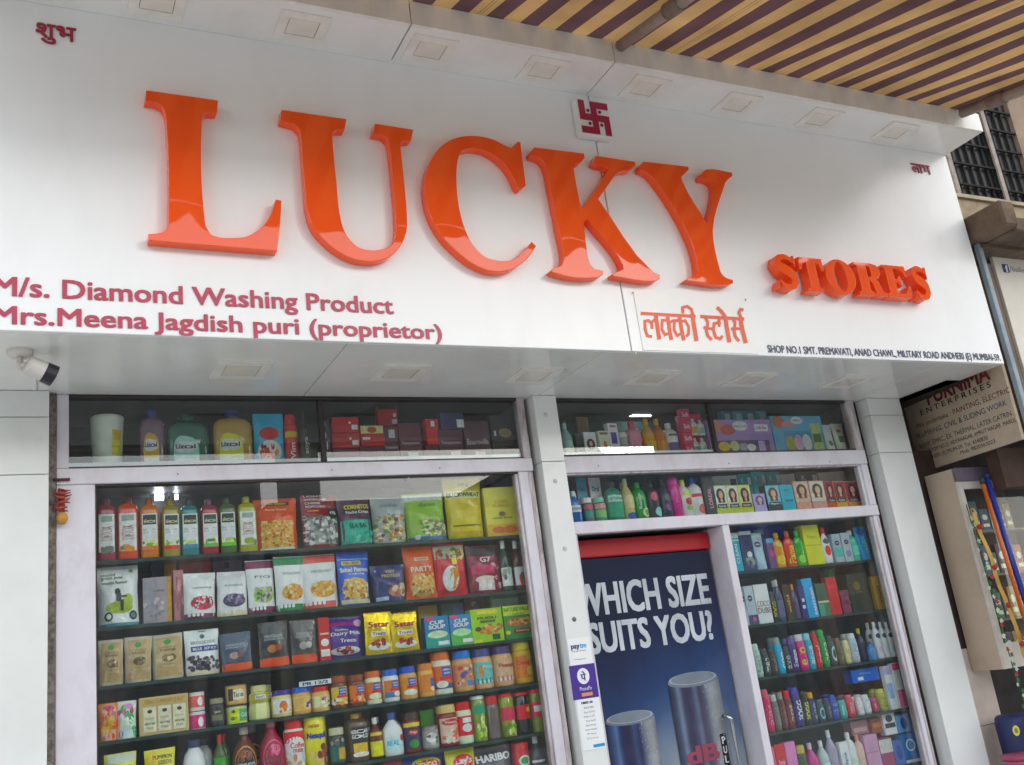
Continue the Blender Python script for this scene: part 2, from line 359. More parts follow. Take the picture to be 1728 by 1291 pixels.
STORES = {
 'S': S_outline(),
 'T': [[(.02,.98),(.98,.98),(1,.62),(.92,.62),(.84,.8),(.68,.86),(.68,.12),(.82,.08),(.82,.0),(.18,.0),(.18,.08),(.32,.12),(.32,.86),(.16,.8),(.08,.62),(0,.62)]],
 'O': [ell(.5, .49, .5, .5), ell(.5, .49, .2, .42, rev=True)],
 'R': [[(.0,.98),(.62,.98),(.80,.94),(.9,.82),(.9,.66),(.8,.54),(.66,.49),(.78,.42),(.86,.14),(.92,.09),(1,.09),(1,.0),(.72,.0),(.6,.06),(.54,.36),(.44,.45),(.42,.45),(.42,.12),(.52,.08),(.52,.0),(.0,.0),(.0,.08),(.1,.12),(.1,.86),(.0,.9)], [(.42,.88),(.42,.54),(.52,.56),(.57,.64),(.57,.80),(.52,.88)]],
 'E': [[(.0,.98),(.92,.98),(.95,.64),(.87,.64),(.8,.8),(.66,.88),(.42,.88),(.42,.55),(.52,.56),(.6,.66),(.66,.66),(.66,.34),(.6,.34),(.52,.44),(.42,.45),(.42,.1),(.68,.1),(.84,.2),(.92,.36),(1,.36),(.96,.0),(.0,.0),(.0,.08),(.1,.12),(.1,.86),(.0,.9)]],
}
SF = 3.243
for ch, x0, x1, z0, z1 in (('S',3.165,3.328,1.565,1.745),('T',3.326,3.492,1.563,1.741),('O',3.488,3.692,1.560,1.746),('R',3.690,3.890,1.566,1.742),('E',3.884,4.066,1.565,1.742),('S',4.072,4.218,1.562,1.748)):
    o = solid_letter('small_letter', [[(x0+.008+p[0]*(x1-x0-.012), z0+p[1]*(z1-z0)) for p in L] for L in STORES[ch]], SF, .058, m_or, sign, .0018)
    o['label'] = 'small thick orange raised letter ' + ch

m_mar = mat('b8324f', .35); m_crim = mat('a81f3c', .4); m_nav = mat('2a2c58', .4)
text_line('lettering', 'M/s. Diamond Washing Product', -.082, 1.277, 1.369, .066, S_Y-.002, m_mar, sign, .022, .0015)['label'] = 'crimson line reading M/s. Diamond Washing Product'
text_line('lettering', 'Mrs.Meena Jagdish puri (proprietor)', -.082, 1.466, 1.272, .061, S_Y-.002, m_mar, sign, .022, .0015)['label'] = 'crimson line naming the proprietor'
text_line('lettering', 'SHOP NO.1 SMT. PREMAVATI, ANAD CHAWL, MILITARY ROAD ANDHERI (E) MUMBAI-59.', 3.09, 4.688, 1.266, .036, S_Y-.002, m_nav, sign, .015, .0006)['label'] = 'navy address line along the lower edge'
text_line('lettering', 'शुभ', .034, .166, 2.366, .062, S_Y-.002, m_crim, sign, .016, .004)['label'] = 'crimson Hindi word at the upper left'
text_line('lettering', 'लाभ', 4.395, 4.543, 2.362, .06, S_Y-.002, m_crim, sign, .016, .004)['label'] = 'crimson Hindi word at the upper right'
# the stuck-on patch with the shop name in Hindi
pt = box('name_patch', 2.396, 3.032, S_Y-.004, S_Y-.001, 1.256, 1.529, grime('yellowed_vinyl', 'f3f1ed', 'e8e4dc', .4, 3, .32, .03), sign)
HIN = [([(165,345),(895,385)],44),([(365,355),(380,470),(412,692)],56),([(318,552),(312,480),(270,438),(222,448),(226,560),(252,640),(318,655)],40),([(300,476),(352,425)],36),
 ([(520,375),(545,540),(572,697)],52),([(520,436),(452,436),(448,560),(490,630),(548,606)],38),([(540,474),(598,436)],36),
 ([(680,380),(705,540),(738,702)],52),([(682,440),(614,440),(608,560),(648,640),(710,608)],38),([(690,455),(756,440),(803,520),(800,620),(770,650)],38),
 ([(850,350),(872,500),(908,712)],56),([(862,375),(838,290),(780,250),(722,268),(728,345)],40),
 ([(955,385),(1540,420)],44),([(1020,395),(1058,460),(1050,540),(998,530)],38),([(1030,540),(1056,640),(1112,697)],40),([(1046,548),(1120,545)],34),
 ([(1212,395),(1204,466),(1140,480),(1130,560),(1160,660),(1220,682),(1255,640)],40),([(1204,524),(1218,460)],34),
 ([(1290,395),(1310,540),(1345,727)],54),([(1292,392),(1240,320),(1178,262)],46),
 ([(1385,405),(1420,470),(1410,560),(1368,540)],38),([(1402,550),(1422,650),(1472,712)],40),([(1420,545),(1515,548)],34),([(1490,410),(1515,560),(1562,737)],54),([(1502,402),(1470,335),(1490,290),(1530,300)],38)]
ac = Acc(); m_hor = mat('ee5a2c', .4)
for i, (pts, w) in enumerate(HIN):
    P = smooth_loop_open = pts
    V, F = ribbon([(p[0], p[1]) for p in pts], w)
    ac.add([at(1060+v.x/7.855, 485+v.y/7.855, S_Y-.0046-.00008*i) for v in V], F, m_hor)
ac.build('lettering', None, sign)['label'] = 'orange Hindi shop name on the stuck-on patch'
for u, v in ((1068, 494), (1258, 506), (1072, 596)):
    p = at(u, v, S_Y-.005); V, F = tube([p, p+Vector((0, -.004, 0))], .004, 8); mk('screw', V, F, mat('8d8a86', .4, 1), sign)

# the small plaque with the auspicious mark
pq = thing('sign_plaque', 'small white plaque with crimson swastika and four dots', 'plaque', (2.318, 3.29, 2.25))
box('plate', 2.232, 2.402, 3.262, 3.306, 2.262, 2.446, mat('ecebea', .35), pq, b=.003)
q0x, q0z, cw = 2.240, 2.271, .155/5
cz = .168/5
ac = Acc()
for a, b, c, d in ((2,3,0,5),(0,2,2,3),(3,5,2,3),(3,5,4,5),(0,1,3,5),(0,2,0,1),(4,5,0,2)):
    ac.add(boxv(q0x+a*cw, q0x+b*cw, 3.2585, 3.2615, q0z+c*cz, q0z+d*cz), BOXF)
ac.build('mark', mat('a8173f', .35), pq)
for a, b in ((1.5,3.5),(3.5,3.5),(1.5,1.5),(3.5,1.5)):
    V, F = tube([(q0x+a*cw, 3.2575, q0z+b*cz), (q0x+a*cw, 3.2615, q0z+b*cz)], .0075, 10); mk('dot', V, F, mat('7a1a30', .4), pq)

# ------------------------------------------------------------------ eave canopy above the sign
eave = thing('eave_canopy', 'dusty white panelled eave jutting out over the shop sign', 'canopy', (1.8, 3.2, Z_TOP))
for a, b in ((-1.6, 1.37), (1.376, 2.325), (2.331, XR)):
    box('lip_panel', a, b, LIP_Y, LIP_Y+.015, Z_TOP, Z_LIP, m_lip, eave, b=.0015)
    box('soffit_panel', a, b, LIP_Y+.016, 3.40, Z_TOP+.0, Z_TOP+.015, m_acp2, eave, b=.0015)
box('end_panel', XR-.004, XR, LIP_Y+.016, 3.40, Z_TOP+.016, Z_LIP, m_acp, eave)
box('top_sheet', -1.6, XR-.005, LIP_Y+.016, 3.40, Z_LIP-.03, Z_LIP-.004, m_seam, eave)

# recessed square lights, unlit
m_lfr = mat('efeae0', .45, var=.05); m_lgl = mat('eae3d6', .2, var=.04); m_gap = mat('a8a090', .8)
def downlight(x, y, z, w, d, label, grp):
    t = thing('recessed_light', label, 'ceiling light', (x, y, z), grp)
    fw = .036
    for a, b, c, e in ((-w/2,w/2,-d/2,-d/2+fw),(-w/2,w/2,d/2-fw,d/2),(-w/2,-w/2+fw,-d/2+fw+.0005,d/2-fw-.0005),(w/2-fw,w/2,-d/2+fw+.0005,d/2-fw-.0005)):
        box('frame', x+a, x+b, y+c, y+e, z-.007, z-.0005, m_lfr, t)
    box('surround', x-w/2+fw, x+w/2-fw, y-d/2+fw, y+d/2-fw, z-.0025, z-.0006, m_gap, t)
    box('diffuser', x-w/2+fw+.003, x+w/2-fw-.003, y-d/2+fw+.003, y+d/2-fw-.003, z-.0055, z-.0026, m_lgl, t)
ORD = ['first', 'second', 'third', 'fourth', 'fifth', 'sixth', 'seventh', 'eighth']
for i in range(8): downlight(.432+i*.5345, 3.183, Z_TOP, .192, .172, f'square cream light in the upper eave, {ORD[i]} from the left', 'lights in the upper eave')
for i, x in enumerate((.763, 1.411, 2.033, 2.665, 3.247, 3.905)): downlight(x, 3.65, Z_SOF, .205, .2, f'square cream light under the sign box, {ORD[i]} from the left', 'lights under the sign box')

# ------------------------------------------------------------------ striped awning
m_aw = bpy.data.materials.new('striped_canvas'); m_aw.use_nodes = True; t = m_aw.node_tree; t.nodes.clear()
o_ = t.nodes.new('ShaderNodeOutputMaterial'); tc = t.nodes.new('ShaderNodeTexCoord'); sx = t.nodes.new('ShaderNodeSeparateXYZ'); t.links.new(tc.outputs['UV'], sx.inputs[0])
md = t.nodes.new('ShaderNodeMath'); md.operation = 'FRACT'; t.links.new(sx.outputs[0], md.inputs[0])
rp = t.nodes.new('ShaderNodeValToRGB'); rp.color_ramp.interpolation = 'CONSTANT'; e = rp.color_ramp.elements
e[0].position = 0; e[0].color = (*lin('664a4a'), 1); e[1].position = .5; e[1].color = (*lin('c49c68'), 1)
t.links.new(md.outputs[0], rp.inputs[0])
ns = t.nodes.new('ShaderNodeTexNoise'); ns.inputs['Scale'].default_value = 2.5; ns.inputs['Detail'].default_value = 9; t.links.new(tc.outputs['Object'], ns.inputs['Vector'])
mr = t.nodes.new('ShaderNodeMapRange'); mr.inputs['From Min'].default_value = .35; mr.inputs['From Max'].default_value = .7; mr.inputs['To Min'].default_value = .62; mr.inputs['To Max'].default_value = 1.08
t.links.new(ns.outputs['Fac'], mr.inputs['Value'])
d5 = t.nodes.new('ShaderNodeMath'); d5.operation = 'DIVIDE'; d5.inputs[1].default_value = 6; t.links.new(sx.outputs[0], d5.inputs[0])
f5 = t.nodes.new('ShaderNodeMath'); f5.operation = 'FRACT'; t.links.new(d5.outputs[0], f5.inputs[0])
sm = t.nodes.new('ShaderNodeValToRGB'); sm.color_ramp.interpolation = 'CONSTANT'; e5 = sm.color_ramp.elements       # stitched seams, two thin lines every sixth stripe
e5[0].position = 0; e5[0].color = (1, 1, 1, 1); e5[1].position = .118; e5[1].color = (.55, .5, .45, 1)
for ps, vv in ((.122, 1), (.136, .6), (.140, 1)): q5 = e5.new(ps); q5.color = (vv, vv, vv, 1)
t.links.new(f5.outputs[0], sm.inputs[0])
mm = t.nodes.new('ShaderNodeVectorMath'); mm.operation = 'MULTIPLY'; t.links.new(rp.outputs[0], mm.inputs[0]); t.links.new(sm.outputs[0], mm.inputs[1])
ml = t.nodes.new('ShaderNodeVectorMath'); ml.operation = 'SCALE'; t.links.new(mm.outputs[0], ml.inputs[0]); t.links.new(mr.outputs[0], ml.inputs['Scale'])
df = t.nodes.new('ShaderNodeBsdfDiffuse'); tl = t.nodes.new('ShaderNodeBsdfTranslucent'); ad = t.nodes.new('ShaderNodeMixShader'); ad.inputs[0].default_value = .33
t.links.new(ml.outputs[0], df.inputs[0]); t.links.new(ml.outputs[0], tl.inputs[0]); t.links.new(df.outputs[0], ad.inputs[1]); t.links.new(tl.outputs[0], ad.inputs[2]); t.links.new(ad.outputs[0], o_.inputs[0])
AX0, AX1, AY0, AY1, ASL = -.25, 4.56, 2.03, 3.34, math.tan(math.radians(13.3))
def ay0(x): return AY0-max(0., x-3.1)*.14
def aw_z(x, y): return Z_LIP+.006+ASL*(y-LIP_Y)*1.0+.007*math.sin(x*5.1+y*3)*min(1, (3.2-y))+.004*math.sin(x*13+y*5) - .022*max(0, (3.05-y))*math.sin(math.pi*(x-.25)/2.14)**2
awn = thing('striped_awning', 'yellow and purple striped canvas awning over the shop sign', 'awning', (2.1, 2.5, 2.6))
def canvas(name, fn, nu, nv, parent):
    V = []; F = []; UV = []
    for i in range(nu+1):
        for j in range(nv+1):
            p, uv = fn(i/nu, j/nv); V.append(p); UV.append(uv)
    for i in range(nu):
        for j in range(nv): F.append((i*(nv+1)+j, (i+1)*(nv+1)+j, (i+1)*(nv+1)+j+1, i*(nv+1)+j+1))
    o = mk(name, V, F, m_aw, parent, smooth=True); me = o.data; l = me.uv_layers.new(name='UVMap')
    for lp in me.loops: l.data[lp.index].uv = UV[lp.vertex_index]
    return o
def fn_top(a, b):
    x = AX0+(AX1-AX0)*a; y = ay0(x)+(AY1-ay0(x))*b
    return (x, y, aw_z(x, y)), ((x+.038*(y-LIP_Y)-1.556)/.1628, b)
def fn_val(a, b):                                   # scalloped flap along the outer edge
    x = AX0+(AX1-AX0)*a; dz = (.03+.035*abs(math.sin(math.pi*(x-AX0)/.245)))*b
    return (x, ay0(x)-.004-.01*b, aw_z(x, ay0(x))-.002-dz), ((x+.038*(ay0(x)-LIP_Y)-1.556)/.1628, b)
canvas('canvas', fn_top, 90, 14, awn); canvas('valance', fn_val, 240, 3, awn)
m_pole = grime('dusty_steel_pipe', 'a39488', '6f6258', .7, 6, .7, .3)
def pole(name, pts, r, m, parent, n=10):
    V, F = tube(pts, r, n); return mk(name, V, F, m, parent, smooth=True)
pole('front_bar', [(x_, ay0(x_), aw_z(x_, ay0(x_))-.014) for x_ in (AX0, 1.3, 3.1, 3.8, AX1)], .013, m_pole, awn)
def arm(x, wrap):
    pole('support_arm', [(x+.02, LIP_Y-.02, Z_LIP-.035), (x, AY0+.05, aw_z(x, AY0)-.03)], .027, m_pole, awn)
    for k in wrap:
        y = LIP_Y-.02+(AY0+.05-LIP_Y+.02)*k; z = Z_LIP-.035+(aw_z(x, AY0)-.03-Z_LIP+.035)*k
        dd = Vector((0, -1, -ASL)).normalized(); c = Vector((x+.02*(1-k), y, z))
        pole('clamp', [c-dd*.045, c-dd*.02, c+dd*.03, c+dd*.05], .036, grime('clamp_rust', '857467', '4f443c', .8, 12, .8, .6, 60), awn)
arm(2.335, (.42,)); arm(4.52, (.22, .55)); arm(.25, (.5,))
pole('edge_bar', [(4.60, LIP_Y+.02, Z_LIP+.0), (4.60, AY0, aw_z(4.5, AY0)-.015)], .012, m_pole, awn)
# ------------------------------------------------------------------ clad wall and pillars
m_clad = grime('white_cladding', 'e9ebe8', 'c9c8c2', .45, 1.6, .3, .03, 20)
m_rub = grime('crumbling_mortar', '2b211d', '57483f', .8, 30, .95, 1, 120)
def clad(name, label, cat, x0, x1, y0, y1, joints, cuts=True):
    t = thing(name, label, cat, ((x0+x1)/2, (y0+y1)/2, GZ))
    box('core', x0+.012, x1-.012, y0+.012, y1, GZ, Z_SOF, m_seam, t)
    zs = [GZ]+list(joints)+[Z_SOF-.0005]
    for a, b in zip(zs, zs[1:]):
        box('panel', x0, x1, y0, y0+.011, a+.0015, b-.0015, m_clad, t, b=.0015)
        box('side_panel', x0, x0+.011, y0+.0115, y1, a+.0015, b-.0015, m_clad, t)
        box('side_panel', x1-.011, x1, y0+.0115, y1, a+.0015, b-.0015, m_clad, t)
    return t
wl = clad('clad_wall', 'white panelled wall beside the left display window', 'wall', -1.6, .102, PIL_Y, 4.06, (-.35, .925, 1.145))
p1 = clad('clad_pillar', 'narrow white pillar between the two display windows, with stickers', 'pillar', 2.176, 2.30, PIL_Y, 4.06, (-.75, .925))
p2 = clad('clad_pillar', 'wide white pillar at the end of the right display window', 'pillar', 4.334, 4.594, PIL_Y, 4.06, (-.9, .927, 1.148))
for u, v in ((921, 700), (937, 812), (953, 926), (969, 1045)):
    p = at(u, v, PIL_Y); V, F = tube([p+Vector((0, .001, 0)), p+Vector((0, -.004, 0)), p+Vector((0, -.007, 0))], .0115, 14, .006)
    mk('screw_cap', V, F, mat('c9cac6' if v < 1000 else '6f6f6c', .35, .0 if v < 1000 else .7), p1, smooth=True)
# ragged dark gaps beside the pillars
m_mor = grime('grey_mortar', '8a7f78', '4a403b', .8, 40, .95, 1, 120, lo=.4, hi=.6)
for nm, x0, x1, y, m in (('left', .1035, .127, 3.972, m_mor), ('middle', 2.15, 2.175, 4.03, m_rub), ('right', 4.272, 4.333, 4.03, m_rub)):
    tag(box('wall_gap_'+nm, x0, x1, y, y+.02, GZ, Z_SOF-.001, m), kind='structure')

# ------------------------------------------------------------------ display windows
m_fr = grime('lilac_white_frame', 'dcd8e0', 'b3a4a4', .65, 5, .4, .06, 40, stretch=(1, 1, .6), lo=.48, hi=.78)
m_frd = grime('worn_frame', 'cfc6ca', '8f7a74', .8, 9, .5, .1, 60, stretch=(3, 1, .6), lo=.42, hi=.65)
m_shelf = glass_mat('shelf_glass', (.55, .72, .68), .8)
m_shelf = mat('3f525a', .2, var=.1)
m_edge = mat('2f4442', .2, var=.1)
m_glass = glass_mat('window_glass', (.93, .96, .955), 1.0)
m_trk = mat('3a3230', .6, var=.1); m_back = mat('6f7275', .6, var=.2); m_backg = mat('3f6055', .6, var=.2)
m_sky_strip = mat('b9c0c0', .3, .3, var=.05)  # pale colour painted in for the sky mirrored low in the transoms
def bar(t, x0, x1, z0, z1, y0=FR_Y, y1=4.03, m=None, name='frame_bar', b=.003): return box(name, x0, x1, y0, y1, z0, z1, m or m_fr, t, b=b)
wL = thing('display_window', 'big glazed display window full of snack packets and jars', 'display window', (1.1, 4.2, GZ))
bar(wL, .128, .172, .955, 1.249); bar(wL, .128, .263, GZ+.02, .891); bar(wL, .128, 2.150, .892, .954, y0=FR_Y-.004)
bar(wL, 2.112, 2.150, .955, 1.249, m=m_frd); bar(wL, 2.072, 2.122, GZ+.02, .891); bar(wL, 2.1225, 2.150, GZ+.02, .891, m=m_frd, y0=FR_Y+.004); bar(wL, .172, 2.112, 1.236, 1.249, m=m_trk)
bar(wL, .173, 2.111, .955, .960, m=m_trk, b=0); bar(wL, .264, 2.071, .884, .8905, m=m_trk, b=0, y0=3.992)
bar(wL, .173, 2.111, .961, .982, y0=4.012, y1=4.02, m=m_sky_strip, b=0, name='channel_or_sky_strip')  # this strip is a painted sky reflection along the foot of the panes
bar(wL, 1.153, 1.176, .961, 1.235, y0=3.994, y1=4.024, m=m_trk, name='mullion')
bar(wL, 2.055, 2.0715, GZ+.02, .883, y0=3.994, m=m_frd, name='channel_or_sky_strip'); bar(wL, .264, .268, GZ+.02, .883, y0=3.994, m=m_trk, name='channel_or_sky_strip', b=0)
for a, b in ((.173, 1.152), (1.177, 2.111)): box('glass_pane', a, b, GL_Y, GL_Y+.005, .9605, 1.2355, m_glass, wL)
box('glass_pane', .268, 2.055, GL_Y, GL_Y+.005, GZ+.02, .8835, m_glass, wL)
LS = {'L1': .612, 'L2': .362, 'L3': .150, 'L4': -.045, 'L5': -.255, 'L6': -.47}
for z in LS.values():
    s = box('shelf', .20, 2.14, 4.075, 4.44, z-.012, z, m_shelf, wL); box('shelf_edge', .20, 2.14, 4.071, 4.0745, z-.0125, z+.0005, m_edge, s)
box('shelf', .13, 2.15, 4.035, 4.44, .930, .955, m_fr, wL)
box('back_panel', .13, 2.15, 4.445, 4.46, GZ+.02, 1.249, m_back, wL)
box('side_panel', .105, .127, 4.06, 4.46, GZ+.02, 1.249, m_back, wL); box('side_panel', 2.152, 2.165, 4.06, 4.46, GZ+.02, 1.249, m_back, wL)
for z in (.2, .33):
    pass

wR = thing('display_window', 'right display window with cosmetics round a tall drinks cooler', 'display window', (3.3, 4.2, GZ))
bar(wR, 2.302, 4.272, .876, .957, y0=FR_Y-.004); bar(wR, 2.302, 4.272, .585, .642, y0=FR_Y-.004)
bar(wR, 4.212, 4.272, .958, 1.249, m=m_frd); bar(wR, 4.222, 4.272, .643, .875); bar(wR, 4.224, 4.250, GZ+.02, .584); bar(wR, 4.2505, 4.272, GZ+.02, .584, m=m_frd, y0=FR_Y+.004)
bar(wR, 2.302, 2.312, .958, 1.249); bar(wR, 2.302, 2.312, .643, .875); bar(wR, 2.302, 2.335, GZ+.02, .584)
bar(wR, 2.313, 4.211, 1.236, 1.249, m=m_trk); bar(wR, 2.313, 4.211, .958, .965, m=m_trk, b=0); bar(wR, 2.313, 4.221, .868, .8755, m=m_frd, b=0, y0=3.992)
bar(wR, 3.238, 3.262, .966, 1.235, y0=3.994, y1=4.024, m=m_trk, name='mullion')
bar(wR, 2.313, 3.237, .966, .984, y0=4.012, y1=4.02, m=m_sky_strip, b=0, name='channel_or_sky_strip')  # painted sky reflection again, under the left pane only
bar(wR, 3.180, 3.224, GZ+.02, .584, y1=4.16, name='partition'); bar(wR, 4.206, 4.2235, GZ+.02, .584, y0=3.994, m=m_frd, name='channel_or_sky_strip')
bar(wR, 4.204, 4.2215, .643, .867, y0=3.994, name='channel_or_sky_strip')
for a, b in ((2.313, 3.237), (3.263, 4.211)): box('glass_pane', a, b, GL_Y, GL_Y+.005, .966, 1.2355, m_glass, wR)
box('glass_pane', 2.313, 4.203, GL_Y, GL_Y+.005, .643, .8675, m_glass, wR); box('glass_pane', 3.225, 4.2055, GL_Y, GL_Y+.005, GZ+.02, .5845, m_glass, wR)
RS = {'C1': .355, 'C2': .085, 'C3': -.17, 'C4': -.43, 'C5': -.70}
for z in RS.values():
    s = box('shelf', 3.23, 4.27, 4.075, 4.40, z-.012, z, m_shelf, wR); box('shelf_edge', 3.23, 4.27, 4.071, 4.0745, z-.0125, z+.0005, m_edge, s)
box('shelf', 2.31, 4.27, 4.035, 4.40, .930, .957, m_fr, wR); box('shelf', 2.31, 4.27, 4.035, 4.40, .600, .6425, m_fr, wR)
box('back_panel', 2.31, 4.28, 4.405, 4.42, .60, 1.249, m_backg, wR); box('back_panel', 3.227, 4.28, 4.405, 4.42, GZ+.02, .599, m_back, wR)
box('side_panel', 4.2805, 4.292, 4.06, 4.42, GZ+.02, 1.249, m_back, wR); box('side_panel', 2.302, 2.3095, 4.06, 4.42, .60, 1.249, m_back, wR)
box('side_panel', 3.2242, 3.2268, 4.161, 4.42, GZ+.02, .599, m_fr, wR)

# lit lamps seen inside the cases
def led(x0, x1, y, z, label, r=.012):
    t = thing('led_tube', label, 'light', ((x0+x1)/2, y, z), 'lit lamps inside the cases')
    V, F = tube([(x0, y, z), (x1, y, z)], r, 10); mk('tube', V, F, mat('f4f8ff', .3, emit=14, var=0), t)
    for x in (x0, x1): box('end_cap', x-.008, x+.008, y-.013, y+.013, z-.013, z+.016, mat('b9bcc0', .4), t)
def led_px(u0, u1, v, y, label, r=.012):
    a = at(u0, v, y); b = at(u1, v, y); led(a.x, b.x, y, a.z, label, r)
led_px(1063, 1097, 698, 4.33, 'lit white tube lamp above the lotions in the right transom', .016)
led_px(302, 315, 702, 4.36, 'short lit lamp above the green cleaner bottle in left transom', .012)
led_px(326, 342, 700, 4.36, 'short lit lamp right beside the one above the cleaner bottle', .01)
led_px(257, 279, 840, 4.36, 'short lit lamp above the orange juice bottles, top shelf', .012)
led_px(291, 303, 839, 4.36, 'shorter lit lamp above the yellow juice bottle, top shelf', .011)

# ------------------------------------------------------------------ drinks cooler with printed door
CY = 4.11
ck = thing('drinks_cooler', 'tall drinks cooler with red header and blue can advert on its door', 'cooler', (2.755, 4.3, GZ))
box('cabinet', 2.34, 3.176, CY+.03, 4.62, GZ+.02, .57, mat('22262c', .5), ck)
zt = at(1197, 898, CY).z; zb = at(1199, 926, CY).z
box('header', 2.34, 3.172, CY-.012, CY+.029, zb, zt, mat('b5121f', .5, var=.05), ck, b=.006)
m_post = bpy.data.materials.new('door_print'); m_post.use_nodes = True; t = m_post.node_tree; b = t.nodes['Principled BSDF']; b.inputs['Roughness'].default_value = .12
tc = t.nodes.new('ShaderNodeTexCoord'); sp = t.nodes.new('ShaderNodeSeparateXYZ'); t.links.new(tc.outputs['Generated'], sp.inputs[0])
n = t.nodes.new('ShaderNodeTexNoise'); n.inputs['Scale'].default_value = 3; n.inputs['Detail'].default_value = 3; t.links.new(tc.outputs['Generated'], n.inputs['Vector'])
a = t.nodes.new('ShaderNodeMath'); a.operation = 'MULTIPLY_ADD'; a.inputs[1].default_value = .3; t.links.new(n.outputs['Fac'], a.inputs[0]); t.links.new(sp.outputs[2], a.inputs[2])
rp = t.nodes.new('ShaderNodeValToRGB'); e = rp.color_ramp.elements
e[0].position = .3; e[0].color = (*lin('8f979f'), 1); e[1].position = 1.0; e[1].color = (*lin('272a40'), 1)
for pos, c in ((.52, '8d97a2'), (.60, '6f7f96'), (.68, '465c84'), (.76, '31456f'), (.88, '2d3454')): q = e.new(pos); q.color = (*lin(c), 1)
mx_ = t.nodes.new('ShaderNodeMath'); mx_.operation = 'MULTIPLY_ADD'; mx_.inputs[1].default_value = -.13; t.links.new(sp.outputs[0], mx_.inputs[0]); t.links.new(a.outputs[0], mx_.inputs[2]); a = mx_
t.links.new(a.outputs[0], rp.inputs[0]); t.links.new(rp.outputs[0], b.inputs['Base Color'])
door = box('door', 2.342, 3.166, CY, CY+.028, GZ+.05, zb-.004, m_post, ck, b=.002)
PY = CY-.0015
m_wt = mat('c9cfd6', .35, var=.12, vscale=6)
b1, c1 = at(1197.6, 1016.9, PY), at(1190, 967.5, PY); b2, c2 = at(1203, 1077, PY), at(1198, 1029.6, PY)
text_line('lettering', 'WHICH SIZE', x_at(974, PY, b1.z), at(1196, 990, PY).x, b1.z, c1.z-b1.z, PY, m_wt, ck, .034, .0008)
text_line('lettering', 'SUITS YOU?', x_at(996, PY, b2.z), at(1204, 1060, PY).x, b2.z, c2.z-b2.z, PY, m_wt, ck, .034, .0008)
def print_can(cx, ztop, w, h, cols, nm, off):
    ac = Acc(); x0 = cx-w/2; k = 40
    for i in range(k):                     # bands of print across the can
        a, b = i/k, (i+1)/k; fi = i/(k-1)*(len(cols)-1); c0 = cols[int(fi)]; c1 = cols[min(len(cols)-1, int(fi)+1)]; fr = fi-int(fi)
        hx_ = ''.join('%02x' % int(int(c0[q:q+2], 16)*(1-fr)+int(c1[q:q+2], 16)*fr) for q in (0, 2, 4)); m = mat(hx_, .15, var=.1, vscale=12)
        pts = []
        for f in (a, b): pts.append(f)
        def Z(f, z): return z-.03*w*4*(f-.5)**2*-1
        ta = .10*w*(1-(2*a-1)**2)**.5; tb = .10*w*(1-(2*b-1)**2)**.5
        ac.add([(x0+w*a, PY-off, ztop-h-ta), (x0+w*b, PY-off, ztop-h-tb), (x0+w*b, PY-off, ztop-.05*h-tb*.2), (x0+w*a, PY-off, ztop-.05*h-ta*.2)], [(0, 1, 2, 3)], m)
    n = 24
    for rr, zz, c, o2 in ((.5, -.035*h, '8f98a6', .0002), (.47, -.02*h, 'c3cad2', .0004), (.43, -.018*h, '9aa4b2', .0006)):
        ac.add([(cx+rr*w*math.cos(2*math.pi*i/n), PY-off-o2, ztop+zz+.10*w*rr*2*math.sin(2*math.pi*i/n)) for i in range(n)], [tuple(range(n-1, -1, -1))], mat(c, .2, .4, var=.1))
    r2 = random.Random(3)
    for i in range(110):
        x = x0+w*r2.uniform(.66, .98); z = ztop-h*r2.uniform(.08, .95); r = w*r2.uniform(.004, .011)
        ac.add([(x+r*math.cos(2*math.pi*q/6), PY-off-.0008, z+r*1.2*math.sin(2*math.pi*q/6)) for q in range(6)], [tuple(range(5, -1, -1))], mat(['80868c', 'b0b5ba'][i % 2], .1, var=0))
    o = ac.build(nm, None, ck); o['label'] = 'printed picture of a wet energy drink can'
ct = at(1168, 1140, PY); print_can(ct.x, ct.z, .30, .62, ['34374a', '454f68', '7a879c', '3f4560', '423b52', '4a4a66', '67738c', '4a4459', '5a5a70', '8d9298', '9ca0a4', '94989c', '7a7e85'], 'printed_can', .001)
ct = at(1062, 1206, PY); print_can(ct.x, ct.z, .27, .5, ['2a3354', '3a5280', '5a7498', '2a3260', '302a4c', '33304f', '3f5078', '33355a', '6f7588', '92979b', '9ca0a4', '7a7e85'], 'printed_can', .0012)
q = at(1190, 1285, PY-.0022); text_line('lettering', 'dB', q.x-.10, at(1214, 1270, PY).x, q.z, .075, PY-.0022, mat('9c4458', .3), ck, .04, .0006)['label'] = 'red print fragment on the door'
# steel handle and its PULL strip
h0 = at(1226, 1208, CY-.03); hx = h0.x
V, F = tube([(hx, CY+.0, h0.z), (hx, CY-.035, h0.z+.0), (hx+.012, CY-.045, h0.z-.015), (hx+.014, CY-.045, h0.z-.06), (hx+.014, CY-.045, h0.z-.5), (hx+.012, CY-.035, h0.z-.53), (hx, CY, h0.z-.53)], .009, 12)
mk('handle', V, F, mat('c4c6c8', .15, 1, var=0), ck, smooth=True)
s0 = at(1219, 1238, CY-.003); box('pull_sticker', s0.x-.018, s0.x+.018, CY-.0032, CY-.001, s0.z-.2, s0.z, mat('15161a', .4), ck)
for i, c in enumerate('PULL'):
    text_line('lettering', c, s0.x-.010, s0.x+.010, s0.z-.045-.043*i, .032, CY-.0036, mat('e8e8e8', .4), ck, .02, .0006)

